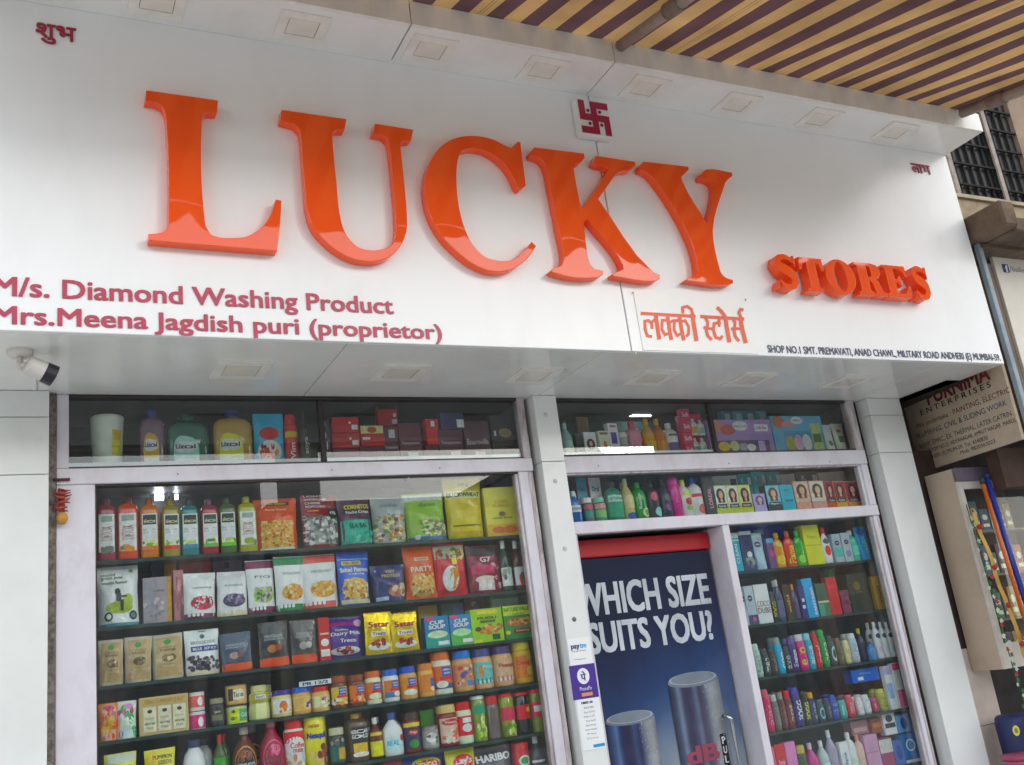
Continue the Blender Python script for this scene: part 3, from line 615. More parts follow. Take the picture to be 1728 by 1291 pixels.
# ------------------------------------------------------------------ stickers on the narrow pillar
def sticker(name, label, xa, xb, v0, u0, v1, u1, m, y=PIL_Y-.0012, th=.001):
    z0 = at(u1, v1, PIL_Y).z; z1 = at(u0, v0, PIL_Y).z
    t = thing(name, label, 'sticker', ((xa+xb)/2, y, z0))
    box('sheet', xa, xb, y-th, y, z0, z1, m, t)
    return t, z0, z1
m_pap = mat('f2f4f5', .4, var=.03)
t, z0, z1 = sticker('payment_sticker', 'white payment sticker with blue lettering on the narrow pillar', 2.178, 2.292, 1076, 978, 1121, 990, m_pap)
k = z1-z0
text_line('lettering', 'pay', 2.192, 2.236, z0+.62*k, .022, PIL_Y-.0024, mat('1d2f6f', .4), t, .03, .0006); text_line('lettering', 'tm', 2.238, 2.270, z0+.62*k, .022, PIL_Y-.0024, mat('28a8e0', .4), t, .03, .0006)
text_line('lettering', 'Accepted Here', 2.195, 2.265, z0+.5*k, .006, PIL_Y-.0024, mat('777a80', .4), t, .0, .0006); text_line('lettering', 'www.paytm.com', 2.20, 2.26, z0+.2*k, .005, PIL_Y-.0024, mat('888b90', .4), t, .0, .0006)
t, z0, z1 = sticker('payment_sticker', 'purple payment sticker with a white round logo on the narrow pillar', 2.168, 2.298, 1121, 985, 1177, 1001, mat('4b2f94', .35), y=PIL_Y-.0026)
k = z1-z0; cz_ = z0+.66*k
mk('logo_disc', [(2.233+.031*math.cos(i*math.pi/14), PIL_Y-.0042, cz_+.034*math.sin(i*math.pi/14)) for i in range(28)], [tuple(range(27, -1, -1))], mat('f1eef6', .4), t)
text_line('lettering', 'पे', 2.219, 2.245, cz_-.019, .03, PIL_Y-.0048, mat('3a2a78', .4), t, .02, .0006)
text_line('lettering', 'PhonePe', 2.206, 2.266, z0+.24*k, .016, PIL_Y-.004, mat('e9e4f2', .4), t, .01, .0006)
box('orange_strip', 2.212, 2.268, PIL_Y-.0042, PIL_Y-.0037, z0+.07*k, z0+.17*k, mat('e09a4e', .4), t)
t, z0, z1 = sticker('notice_sticker', 'tall white instruction sticker low on the narrow pillar', 2.182, 2.297, 1177, 1001, 1262, 1015, m_pap, y=PIL_Y-.0012)
k = z1-z0
text_line('lettering', '18602 66', 2.205, 2.262, z0+.90*k, .010, PIL_Y-.0024, mat('26262a', .4), t, .03, .0006)
for i, s in enumerate(('PAYTM', 'Scan & Pay', 'Wallet or UPI', 'Any bank', 'Open the app', 'Enter amount', 'Pay', 'Done')):
    text_line('lettering', s, 2.215-.004*(i % 3), 2.262+.004*(i % 2), z0+(.80-.085*i)*k, .0075, PIL_Y-.0024, mat('a8b0b4' if i else '5c6d78', .4), t, .005, .0006)
box('blue_strip', 2.235, 2.293, PIL_Y-.0026, PIL_Y-.0022, z0+.03*k, z0+.09*k, mat('2f9ad0', .4), t)

# ------------------------------------------------------------------ security camera under the sign box
cc = thing('security_camera', 'white bullet security camera with black hood under the sign', 'security camera', (0, 3.49, Z_SOF))
bp_ = atz(34, 592, Z_SOF)
m_cw = mat('d9d2cc', .4, var=.05); m_ck = mat('1d1a24', .35)
def lathe(prof, n=16, sx=1, sy=1, sq=2.):
    V = []; F = []
    for r, z in prof:
        for k in range(n):
            a = 2*math.pi*k/n; c, s = math.cos(a), math.sin(a)
            c = math.copysign(abs(c)**(2/sq), c); s = math.copysign(abs(s)**(2/sq), s)
            V.append((r*sx*c, r*sy*s, z))
    for i in range(len(prof)-1):
        for k in range(n): F.append((i*n+k, i*n+(k+1) % n, (i+1)*n+(k+1) % n, (i+1)*n+k))
    F += [tuple(range(n-1, -1, -1)), tuple(range((len(prof)-1)*n, len(prof)*n))]
    return V, F
def place(V, o, axis):
    q = Vector(axis).to_track_quat('Z', 'Y'); return [q @ Vector(v)+Vector(o) for v in V]
V, F = lathe([(.042, 0), (.042, .012), (.036, .02), (.012, .022)], 20); mk('base', place(V, bp_, (0, 0, -1)), F, m_cw, cc, smooth=False)
A = at(46, 615, bp_.y-.02); B = at(91, 635, bp_.y-.0)
J = bp_+Vector((0, 0, -.055))
V, F = tube([bp_+Vector((0, 0, -.02)), J], .011, 10); mk('stem', V, F, m_cw, cc, smooth=True)
V, F = lathe([(.014, -.012), (.016, -.008), (.016, .008), (.014, .012)], 14); mk('joint', place(V, J, (1, .3, 0)), F, m_cw, cc)
V, F = tube([J, A], .009, 10); mk('arm', V, F, m_cw, cc, smooth=True)
ax = (B-A); Lb = ax.length
V, F = lathe([(.018, -.004), (.030, 0), (.0335, .006), (.0335, Lb*.62)], 22); mk('body', place(V, A, ax), F, m_cw, cc, smooth=False)
V, F = lathe([(.0345, Lb*.62), (.036, Lb*.64), (.037, Lb*1.02), (.030, Lb*1.04), (.028, Lb*.98)], 22); hd = mk('hood', place(V, A, ax), F, m_ck, cc)
V, F = lathe([(.018, Lb*.985), (.017, Lb*.995), (.010, Lb*.998)], 16); mk('lens', place(V, A, ax), F, mat('0a0a12', .05), hd)
pole('cable', [bp_+Vector((.02, .01, -.004)), bp_+Vector((.05, .15, -.003)), bp_+Vector((.06, .42, -.004))], .003, m_cw, cc, 6)

# ------------------------------------------------------------------ lemon and chilli charm on the frame
cp = at(103, 810, FR_Y-.012)
ch = thing('chilli_charm', 'red chillies and yellow lemon hanging from a small dark rod', 'charm', (cp.x, cp.y, cp.z-.1))
pole('rod', [at(89, 810, FR_Y-.012), at(118, 809, FR_Y-.012)], .0055, mat('4c2a2c', .6), ch)
pole('string', [cp, cp+Vector((0, 0, -.17))], .0012, mat('d8d2c4', .8), ch, 6)
r3 = random.Random(11)
for i in range(14):
    z = cp.z-.04-.006*i; a = r3.uniform(-.7, .7)+(math.pi if i % 2 else 0); ln = r3.uniform(.034, .05)
    c0 = Vector((cp.x-.010*math.cos(a), cp.y-.006-.004*(i % 3), z-.004*math.sin(a))); c1 = c0+Vector((ln*math.cos(a), -.006*(i % 2), ln*.6*math.sin(a))); cm = (c0+c1)/2+Vector((0, -.005, -.004))
    V, F = tube([c0, cm, c1], .0085, 8, .0015); mk('chilli', V, F, mat(['8f2a26', '7a2022', 'a3402e'][i % 3], .35), ch, smooth=True)
V, F = lathe([(.003, -.024), (.012, -.02), (.019, -.008), (.020, .004), (.014, .017), (.004, .024)], 14); mk('lemon', [Vector(v)+Vector((cp.x+.004, cp.y-.014, cp.z-.148)) for v in V], F, mat('c08a2c', .4, bump=.2, bscale=300), ch, smooth=True)

# small fixings on the window rails
for w_, pts in ((wL, ((300, 800), (560, 793), (742, 790), (690, 806))), (wR, ((1010, 786), (1230, 782), (1400, 779), (1110, 893)))):
    for u, v in pts:
        q = at(u, v, FR_Y-.0045); V, F = tube([q, q+Vector((0, -.0025, 0))], .0035, 8); mk('screw', V, F, mat('8f8a8c', .4, .6), w_)
# ------------------------------------------------------------------ goods: shapes with printable fronts
ROWS = {'TL': (4.06, .956, 'in the left transom', 'goods in the left transom'),
 'L1': (4.082, LS['L1'], 'left window top shelf', 'goods on the left window top shelf'), 'L2': (4.082, LS['L2'], 'left window second shelf', 'goods on the left window second shelf'),
 'L3': (4.082, LS['L3'], 'left window third shelf', 'goods on the left window third shelf'), 'L4': (4.082, LS['L4'], 'left window fourth shelf', 'goods on the left window fourth shelf'),
 'L5': (4.082, LS['L5'], 'left window fifth shelf', 'goods on the left window fifth shelf'), 'L6': (4.082, LS['L6'], 'left window bottom edge', 'goods on the left window lowest shelf'),
 'TR': (4.06, .958, 'in the right transom', 'goods in the right transom'), 'R2': (4.06, .6435, 'on the shelf above the cooler', 'goods on the shelf above the cooler'),
 'C1': (4.082, RS['C1'], 'right column top shelf', 'goods on the right column top shelf'), 'C2': (4.082, RS['C2'], 'right column second shelf', 'goods on the right column second shelf'),
 'C3': (4.082, RS['C3'], 'right column third shelf', 'goods on the right column third shelf'), 'C4': (4.082, RS['C4'], 'right column fourth shelf', 'goods on the right column fourth shelf'),
 'C5': (4.082, RS['C5'], 'right column lowest shelf', 'goods on the right column lowest shelf')}
prnd = random.Random(21)
def vivid(h):                                           # printed packaging: strong inks
    c = lin(h); l = .3*c[0]+.6*c[1]+.1*c[2]
    return tuple(round(min(.86, max(.004, (l+(x-l)*1.22)*1.38)), 4) for x in c)
FRONTS = []
PROF = {
 'jar': [(.90, 0), (.98, .02), (1, .05), (1, .70), (.95, .77), (.84, .80), (.82, .815)],
 'hex': [(.80, 0), (.96, .04), (1, .25), (.93, .42), (.86, .5), (.93, .6), (.9, .74), (.7, .8), (.68, .82)],
 'bottle': [(.92, 0), (1, .03), (1, .55), (.9, .64), (.55, .76), (.32, .82), (.30, .86)],
 'sauce': [(.8, 0), (.95, .03), (1, .2), (.97, .42), (.82, .58), (.5, .72), (.34, .8), (.32, .86)],
 'square': [(.94, 0), (1, .02), (1, .78), (.9, .84), (.45, .89), (.34, .9)],
 'lotion': [(.9, 0), (1, .03), (1, .6), (.92, .72), (.6, .8), (.34, .83), (.32, .86)],
 'jug': [(.93, 0), (1, .02), (1, .70), (.95, .78), (.75, .84), (.34, .87), (.3, .89)],
 'can': [(.9, 0), (1, .015), (1, .76), (.9, .80), (.74, .82)],
 'tub': [(.84, 0), (.86, .02), (1, .92), (1.03, .93), (1.03, .97), (.98, .985)],
 'tin': [(.97, 0), (1, .02), (1, .93), (.98, .94)],
 'round': [(.6, 0), (.88, .1), (1, .3), (.98, .5), (.8, .7), (.5, .8), (.48, .84)],
 'thin': [(.94, 0), (1, .02), (1, .88), (.9, .92), (.85, .93)],
}
CAPZ = {'jar': (.8, 1, .9), 'hex': (.81, 1, .74), 'bottle': (.84, 1, .36), 'sauce': (.85, 1, .36), 'square': (.885, 1, .42), 'lotion': (.85, 1, .40), 'jug': (.88, 1, .36), 'can': (.81, 1, .80), 'tin': (.935, 1, 1.02), 'round': (.83, 1, .55), 'thin': (.92, 1, .95), 'tub': (.97, 1, 1.04)}
def prof_r(P, v):
    for (r0, z0), (r1, z1) in zip(P, P[1:]):
        if v <= z1: return r0+(r1-r0)*(v-z0)/max(1e-6, z1-z0)
    return P[-1][0]
def decals(S, dec, parent, base=.0009):
    ac = Acc(); lay = 0
    for d in dec:
        k = d[0]; lay += 1; off = base+.00022*lay
        if k == 'r':
            _, u0, v0, u1, v1, c = d[:6]; nu, nv = 8, 6; V = []; F = []
            for i in range(nu+1):
                for j in range(nv+1): V.append(S(u0+(u1-u0)*i/nu, v0+(v1-v0)*j/nv, off))
            for i in range(nu):
                for j in range(nv): F.append((i*(nv+1)+j, (i+1)*(nv+1)+j, (i+1)*(nv+1)+j+1, i*(nv+1)+j+1))
            ac.add(V, F, mat(vivid(c), .35, var=.1, vscale=45))
        elif k in 'en':
            items = []
            if k == 'e': items = [(d[1], d[2], d[3], d[4], d[5])]
            else:
                _, u0, v0, u1, v1, cols, cnt, sz = d
                for i in range(cnt): items.append((prnd.uniform(u0, u1), prnd.uniform(v0, v1), sz*prnd.uniform(.6, 1.3), sz*prnd.uniform(.5, 1.0)*.8, prnd.choice(cols)))
            for q, (cu, cv, ru, rv, c) in enumerate(items):
                n = 18 if k == 'e' else 8; V = [S(cu, cv, off+q*.00002)]; F = []
                rings = 3 if k == 'e' else 1
                for g in range(1, rings+1):
                    for i in range(n): a = 2*math.pi*i/n; V.append(S(cu+ru*g/rings*math.cos(a), cv+rv*g/rings*math.sin(a), off+q*.00002))
                for i in range(n): F.append((0, 1+i, 1+(i+1) % n))
                for g in range(rings-1):
                    for i in range(n): F.append((1+g*n+i, 1+(g+1)*n+i, 1+(g+1)*n+(i+1) % n, 1+g*n+(i+1) % n))
                ac.add(V, F, mat(vivid(c), .4, var=.1, vscale=45))
        elif k in 'tv':
            s, cu, cv, w, h, c = d[1:7]; bold = d[7] if len(d) > 7 else .02
            P, F, a, b, y0, y1 = glyphs(s, bold); V = []
            for p in P:
                x = (p[0]-a)/(b-a)-.5; y = (p[1]-y0)/(y1-y0)-.5
                o3 = off+p[2]*.00003; V.append(S(cu+x*w, cv+y*h, o3) if k == 't' else S(cu-y*w, cv+x*h, o3))
            ac.add(V, F, mat(vivid(c), .4, var=.03))
    if ac.V: ac.build('printed_label', None, parent, world=False)
NCAP = {}
def pr(row, kind, name, desc, u0, u1, vt, body, dec=(), cap=None, vb=None, d=None, sq=2., foil=False, cat=None, yo=0., rough=None, rz=None, tilt=0., glassy=False):
    Y, zs, suf, grp = ROWS[row]; Y += yo
    xm = (x_at(u0, Y, zs)+x_at(u1, Y, zs))/2
    if vb is not None: zs = z_at(vb, xm, Y)
    xa, xb = x_at(u0, Y, zs), x_at(u1, Y, zs); xm = (xa+xb)/2; w = (xb-xa)*.985; h = z_at(vt, xm, Y)-zs
    label = desc+', '+suf
    if d is None: d = {'box': min(.06, w*.5), 'pouch': w*.44, 'pillow': w*.5, 'tube': w*.6}.get(kind, w)
    if kind not in ('box', 'pouch', 'pillow', 'tube'): d = w*(d/w if d != w else 1)
    t = thing(name, label, cat or name.replace('_', ' ').split()[-1], (xm, Y+d/2+.002, zs+.0006), grp, prnd.uniform(-.1, .1) if rz is None else rz)
    if kind in ('pouch', 'pillow'): t.rotation_euler[0] = prnd.uniform(-.05, .03); t.rotation_euler[1] = prnd.uniform(-.03, .03)
    if tilt: t.rotation_euler[1] = tilt
    if kind == 'box':
        V, F = bevel(boxv(-w/2, w/2, -d/2, d/2, 0, h), BOXF, .0012)
        mk('carton', V, F, mat(vivid(body), rough or .4, var=.07, vscale=14), t, world=False)
        S = lambda u, v, o: ((u-.5)*w, -d/2-o, v*h)
    elif kind in ('pouch', 'pillow', 'tube'):
        ph = [prnd.uniform(0, 6) for _ in range(6)]; tp = prnd.uniform(.0, .09) if w > .09 else .02
        def T(u, v):
            a = max(0., 1-abs(2*u-1)**2.6)**.6
            if kind == 'pouch': b = (.78+.25*math.sin(min(1, v/.35)*1.5708)) if v < .35 else max(.05, 1.03*math.cos((v-.35)/.62*1.45))
            elif kind == 'tube': b = 1.0 if v < .2 else max(.06, 1-(v-.2)/.8)
            else: b = max(.04, math.sin(math.pi*min(1, max(0, (v-.05)/.9))))**.6
            wr = 1+.10*math.sin(7*u+ph[0]+4*v)+.09*math.sin(13*v+ph[1]+5*u)+.05*math.sin(23*u-9*v+ph[2])
            return max(.0012, d/2*a*b*wr)
        def S(u, v, o):
            wv = w*(1-.05*math.sin(math.pi*v) if kind == 'pillow' else 1-tp*(1-v)-.03*math.sin(math.pi*v)**2-(.05*(1-v/.06)**2 if v < .06 else 0))
            wv *= 1+.008*math.sin(17*v+ph[3])
            if kind == 'tube': wv = w*(.8+.2*v)
            return ((u-.5)*wv+.012*w*math.sin(2.6*v+ph[4])*v, -T(u, v)-o, v*h)
        nu, nv = 14, 16; V = []; F = []
        for s in (1, -1):
            n0 = len(V)
            for i in range(nu+1):
                for j in range(nv+1):
                    p = S(i/nu, j/nv, 0); zz = p[2]+(.004*(1 if (i % 2) else 0) if (kind == 'pillow' and j in (0, nv)) else 0); V.append((p[0], p[1]*s, zz))
            for i in range(nu):
                for j in range(nv):
                    f = (n0+i*(nv+1)+j, n0+(i+1)*(nv+1)+j, n0+(i+1)*(nv+1)+j+1, n0+i*(nv+1)+j+1); F.append(f if s == 1 else f[::-1])
        m = mat(vivid(body), rough or (.28 if foil else .34), .65 if foil else 0, bump=.6, bscale=30, var=.06, coat=0 if foil else .4)
        mk('packet', V, F, m, t, smooth=True, world=False)
        if kind == 'tube' and cap:
            V, F = lathe([(w*.36, -.0), (w*.38, .002), (w*.36, h*.13)], 14, 1, d/w); mk('cap', V, F, mat(vivid(cap), .35), t, world=False)
    else:
        P = PROF[kind]; R = w/2; sy = d/w; N = 6 if kind == 'hex' else 22
        V, F = lathe([(R*r, h*z) for r, z in P], N, 1, sy, sq)
        bm = mat(vivid(body), rough if rough is not None else (.12 if glassy else .3), coat=.3 if not glassy else .6, var=.06, vscale=20)
        mk('body', V, F, bm, t, smooth=(kind != 'hex'), world=False)
        if cap:
            z0, z1, cr = CAPZ[kind]
            pr_ = [(R*cr*.97, h*z0), (R*cr, h*(z0+.01)), (R*cr*.98, h*(z1-.02)), (R*cr*.86, h*z1)] if kind != 'can' else [(R*.84, h*z0), (R*.84, h*.93), (R*.74, h*.985), (R*.4, h)]
            V, F = lathe(pr_, 18, 1, sy if kind in ('jar', 'hex', 'can', 'tin', 'thin', 'tub') else max(sy, min(1, .8)), 2)
            mk('cap', V, F, mat(vivid(cap), .35, var=.05, vscale=20), t, smooth=False, world=False)
        def S(u, v, o):
            th = (u-.5)*2.5; c, s = math.sin(th), math.cos(th)
            c = math.copysign(abs(c)**(2/sq), c); s = abs(s)**(2/sq); r = R*prof_r(P, v)+o
            return (r*c, -(r*s)*sy-(o*.3), v*h)
    if dec: decals(S, dec, t)
    FRONTS.append((row, kind, desc, t, w, d, yo, vb))
    return t
def R_(u0, v0, u1, v1, c): return ('r', u0, v0, u1, v1, c)
def E_(a, b, c, d, e): return ('e', a, b, c, d, e)
def T_(s, a, b, c, d, e, f=.02): return ('t', s, a, b, c, d, e, f)
def V_(s, a, b, c, d, e, f=.02): return ('v', s, a, b, c, d, e, f)
def N_(a, b, c, d, cols, n, s): return ('n', a, b, c, d, cols, n, s)
NUT = ['c98f4e', 'e0b277', 'a8662e', 'd9a566', 'efcf9c']; GRN = ['7da33c', 'a9c65a', '53792a', 'd5dca0']; BRY = ['3d2f52', '5a4a72', '2a2138', '77668c']; RED = ['b52a22', 'd2583c', '8a1d1c', 'e2a07c']
def band(c, v0=.12, v1=.68, w=.46): return R_(.5-w, v0, .5+w, v1, c)

# ---- left transom
pr('TL', 'tub', 'plastic_tub', 'tall white plastic tub with yellow label', 154, 213, 697, 'd9d6c4', [R_(.62, .3, .9, .72, 'd9c22a'), R_(.66, .55, .86, .68, 'e0a02c')], cap='cfccbb')
def cleaner(desc, u0, u1, vt, body, lab, cap, txt):
    pr('TL', 'jug', 'cleaner_bottle', desc, u0, u1, vt, body, [E_(.42, .36, .2, .24, lab), R_(.22, .06, .62, .36, lab), E_(.42, .40, .17, .1, 'eef0ec'), T_(txt, .42, .41, .28, .08, '3a2f55', .03), R_(.24, .09, .60, .2, 'd9dde0')], cap=cap, d=.07, sq=3, cat='bottle', glassy=True)
cleaner('mauve floor cleaner bottle with blue cap', 238, 281, 688, '6f5668', 'd9a23a', '232a7a', 'Lizol')
cleaner('wide dark green floor cleaner bottle', 285, 357, 697, '1f5a4a', '9cc7bd', '17433a', 'Lizol')
cleaner('yellow floor cleaner bottle with navy cap', 364, 431, 690, 'a98a4c', 'e3cf3a', '272a6a', 'Lizol')
pr('TL', 'pouch', 'food_pouch', 'sky blue pouch with pictures of fruit', 432, 484, 696, '3fa5c9', [E_(.5, .62, .34, .12, 'b23a34'), E_(.5, .3, .4, .2, 'dfe3df'), N_(.2, .2, .8, .4, RED, 9, .1)], cat='packet')
pr('TL', 'can', 'spray_can', 'red spray can with yellow band', 485, 508, 697, 'c02e30', [R_(.05, .55, .95, .66, 'd9b23a'), V_('Vim', .5, .3, .3, .3, 'f0e8da')], cap='c4222a', cat='can')
pr('TL', 'bottle', 'sauce_bottle', 'black bottle beside the transom bar', 510, 531, 692, '211d1d', [band('3b3836'), V_('soya', .5, .38, .25, .3, 'b9b4aa')], cap='171414', cat='bottle')
pr('TL', 'pouch', 'wrapped_packet', 'dark packet in crinkled clear film', 548, 562, 706, '3a3232', [N_(.1, .1, .9, .9, ['cfcfd2', '8a8586'], 6, .09)], cat='packet')
def choc(desc, u0, u1, vt, vb, c, dec=(), yo=0.): pr('TL', 'box', 'carton', desc, u0, u1, vt, c, list(dec), vb=vb, yo=yo, d=.05, cat='box')
PR = [R_(.72, .18, .95, .5, 'e6dcdc'), R_(.62, .55, .7, .7, 'd9cfd0')]
choc('maroon carton at the foot of the red box stack', 563, 609, 757, 787, '5a2230'); choc('red carton with white price tags, lower of a stack', 563, 609, 731, 756, 'a8262c', PR); choc('red carton with white price tags, top of a stack', 562, 607, 704, 730, 'b02a2e', PR)
choc('maroon carton under the cream and red box', 610, 650, 753, 786, '53202e'); choc('cream and red carton with round print', 610, 650, 718, 752, 'a9262b', [R_(.02, .6, .98, .98, 'd8c49a'), E_(.5, .78, .2, .16, 'a5482c'), R_(.08, .3, .4, .42, 'e6dcdc')])
choc('maroon carton with white swash lettering', 651, 677, 720, 785, '4b1f30', [T_('Temptation', .5, .45, .8, .1, 'cfc3c4', .0), R_(.4, .7, .8, .92, 'bdb5b6')])
choc('red carton with dark top standing high', 640, 673, 684, 719, 'b3242c', [R_(0.02, .8, .98, .99, '2a1a1e'), R_(.7, .1, .95, .32, 'e6dcdc'), R_(.78, .42, .93, .6, 'd9cfd0')], yo=.06)
choc('dark plum carton left of the slim red box', 678, 716, 714, 783, '56202f', [T_('Temptation', .5, .5, .8, .1, 'cfc3c4', 0.), R_(.35, .1, .8, .28, 'bdb5b6')])
choc('slim red carton on a maroon one', 721, 743, 707, 750, 'bf2a30', [R_(.4, .7, .7, .92, 'e6dcdc')]); choc('maroon carton below the slim red one', 720, 743, 751, 782, '5a2432')
choc('navy carton with white code label', 744, 785, 697, 724, '2b2a55', [R_(.68, .1, .98, .6, 'd5d5dc')]); choc('plum carton under the navy one', 744, 786, 725, 781, '4c2033', [T_('Temptation', .5, .6, .8, .12, 'cfc3c4', 0.), R_(.45, .12, .85, .34, 'bdb5b6')])
choc('tall plum carton right of the navy one', 790, 832, 711, 780, '45202f', [T_('Bournville', .5, .5, .85, .14, 'cfc3c4', 0.), R_(.35, .1, .75, .26, 'bdb5b6')])
choc('near black carton with gold oval', 834, 873, 701, 779, '2a2122', [E_(.62, .62, .3, .1, '8a7a58'), R_(.1, .55, .2, .66, 'e0dada'), R_(.05, .43, .95, .45, '6d6462')])

# ---- left window, top shelf: juice bottles and snack bags
def juice(desc, u0, u1, vt, body, cap, mode, foot):
    dec = [R_(.26, .13, .74, .72, 'f0f3ee')]
    if mode: dec += [R_(.34, .54, .66, .70, '20302c'), T_('aloe', .5, .6, .22, .06, 'c9c5a0'), T_('Aloe Vera', .5, .46, .34, .03, '6b7a70', 0.), T_('juice', .5, .41, .26, .025, '87908a', 0.), N_(.34, .19, .66, .26, GRN, 8, .05), R_(.26, .13, .74, .19, foot)]
    else: dec += [V_('DETOX', .5, .42, .16, .22, '9c7a70'), R_(.4, .6, .6, .69, '8e9c93'), N_(.34, .14, .66, .2, [foot, '5a6a60'], 6, .07)]
    pr('L1', 'square', 'juice_bottle', desc, u0, u1, vt, body, dec, cap=cap, sq=5, d=.075, cat='bottle', glassy=True)
juice('deep red juice bottle at the window edge', 164, 197, 838, '8a2438', '6a2a4a', 0, '7a5a58'); juice('orange juice bottle with white upright label', 200, 236, 836, 'c0501e', '7a3040', 0, 'd98a30')
juice('amber juice bottle with orange label foot', 239, 271, 838, 'b8702a', 'a05a28', 1, 'd9762a'); juice('olive yellow juice bottle with red label foot', 275, 306, 840, '8f7f30', '8a8038', 1, 'c02a35')
juice('teal juice bottle with blue label foot', 308, 339, 840, '1c6a6a', '2a3a44', 1, '3a78a0'); juice('wine red juice bottle with green label foot', 342, 372, 840, '8a2a36', '5a3a5a', 1, '6a9a5a')
juice('dark green juice bottle with leafy label', 374, 403, 838, '4a5a2a', '3a4a30', 1, '6ab04a'); juice('yellow green juice bottle beside the snack bags', 406, 438, 836, '9a9638', 'a09a50', 0, '8a9a40')
pr('L1', 'pouch', 'snack_bag', 'orange snack bag with nuts picture', 434, 509, 839, 'd9581e', [R_(.12, .05, .88, .56, 'd9a468'), N_(.12, .06, .88, .56, NUT, 150, .035), R_(.18, .86, .82, .93, '2a2420'), T_('TONG GARDEN', .5, .895, .5, .04, 'd9b23a'), T_('Party Snack', .5, .77, .5, .05, 'f0c9a0'), R_(.08, .0, .92, .05, 'c9d9e0')], cat='bag')
pr('L1', 'pouch', 'snack_bag', 'maroon and grey popcorn bag', 513, 580, 832, '7a1c28', [R_(.04, .06, .96, .56, '8f9290'), N_(.04, .06, .96, .56, ['b9bab6', '6f7371', 'd2d2cc', '55595a'], 90, .055), T_('BARBEQUE', .38, .90, .58, .045, 'ece6e0'), T_('CHEESE', .30, .83, .42, .045, 'ece6e0'), T_('POPCORN', .36, .76, .52, .045, 'ece6e0'), T_('LIGHT', .33, .965, .5, .04, 'ece6e0'), E_(.82, .62, .15, .12, '1f1c1c'), T_('47%', .82, .64, .2, .06, 'd9e6d0'), R_(.12, .66, .42, .69, 'd9922a')], cat='bag')
pr('L1', 'pouch', 'snack_bag', 'purple and teal nacho chips bag', 578, 634, 838, '3a2038', [R_(.02, .04, .98, .52, '1f9a86'), T_('CORNITOS', .58, .80, .78, .09, 'e2b92e', .03), T_('Nacho Crisps', .58, .68, .74, .08, 'efe9df'), T_('SEA SALT', .6, .4, .7, .1, '17342f', .03), N_(.3, .08, .98, .3, ['167a6a', '25a894'], 16, .08)], cat='bag')
pr('L1', 'pouch', 'snack_bag', 'clear silver bag of mixed dried fruit', 633, 692, 838, '9aa0a0', [N_(.05, .05, .95, .62, ['d9c9a0', '8a7a52', '4a3a4a', 'c98a52', '6a7a4a', 'b9b0a0'], 110, .065), E_(.16, .1, .08, .045, 'efece6'), E_(.16, .2, .08, .045, 'efece6'), T_('mix fruit', .5, .83, .5, .07, '6a7a8a')], cat='bag')
pr('L1', 'pouch', 'snack_bag', 'pale green bag with clear top', 691, 763, 830, '8db057', [R_(.04, .84, .96, .97, 'c5cfc9'), N_(.3, .12, .95, .42, ['7a8a4a', '8a6a72', 'b9c98a', 'd5dab9', '5a7a3a'], 80, .05), T_('dates', .55, .76, .4, .09, '4f7a38'), E_(.2, .09, .08, .05, 'dfe6ef'), R_(.02, 0.02, .98, .1, '46658a')], cat='bag')
pr('L1', 'pouch', 'flour_bag', 'tall yellow buckwheat bag', 761, 824, 805, 'c9b72c', [R_(.02, .66, .98, .78, 'd9d2a0'), T_('BUCKWHEAT', .5, .72, .92, .075, '2f3a20', .03), R_(.12, .2, .9, .22, '5a5a24'), T_('org', .52, .88, .3, .06, '6f7a2a'), R_(.02, .02, .98, .12, 'b9a24a')], cat='bag')
pr('L1', 'box', 'cereal_carton', 'pale yellow carton with biscuit picture', 826, 880, 822, 'd9c46a', [R_(.0, .02, 1, .24, 'd9a62e'), E_(.35, .13, .2, .07, 'b5602e'), E_(.68, .13, .22, .08, 'c06a34'), T_('CORN', .5, .70, .4, .07, 'b9922e'), T_('FLAKES', .5, .62, .5, .06, 'b9922e'), E_(.5, .45, .1, .05, '6a5a3a'), T_('with fruit', .5, .37, .6, .04, '7a6a3a')], rz=-.08, cat='box')

# ---- left window, second shelf
pr('L2', 'pouch', 'snack_pouch', 'white pouch with green scooter rider', 165, 240, 953, 'cfdcd4', [T_('coated', .27, .86, .34, .05, '6f6a4a'), T_('green peas', .36, .79, .52, .055, '5a6a3a'), T_('wasabi flavour', .42, .72, .64, .055, '5a6a3a'), E_(.5, .30, .34, .10, '8f9f3a'), E_(.72, .4, .12, .12, '9aa84a'), E_(.22, .16, .1, .075, '23282a'), E_(.22, .16, .06, .045, 'b9c4bd'), E_(.84, .16, .1, .075, '23282a'), E_(.84, .16, .06, .045, '4a7a80'), E_(.47, .56, .07, .06, '1f2426'), R_(.43, .40, .55, .53, '2a3032'), R_(.52, .24, .60, .42, '22282a'), R_(.55, .46, .7, .49, '2a3032'), E_(.82, .9, .05, .03, '6a7a3a'), R_(.02, .0, .98, .05, '4a7f8c')], cat='pouch')
pr('L2', 'box', 'stacked_cartons', 'greyish carton stack with gold edge', 243, 292, 974, '9a8f92', [R_(.86, .02, .99, .98, 'b08a3a'), R_(.02, .05, .5, .95, '8f8a92'), T_('COFFEE', .55, .7, .4, .04, '5a5560'), N_(.05, .1, .8, .6, ['7f7680', 'b0a8aa'], 14, .07)], cat='box', yo=.03)
pr('L2', 'box', 'sachet_box', 'narrow pink sachet box behind white pouches', 294, 312, 962, 'a8757a', [N_(.1, .1, .9, .9, ['c99a9a', '8a5a60'], 14, .15)], cat='box', yo=.04)
pr('L2', 'box', 'sachet_box', 'orange box standing behind the grey cartons', 258, 300, 950, 'b8863a', [R_(.0, .6, .5, .98, '2a3350')], cat='box', yo=.12)
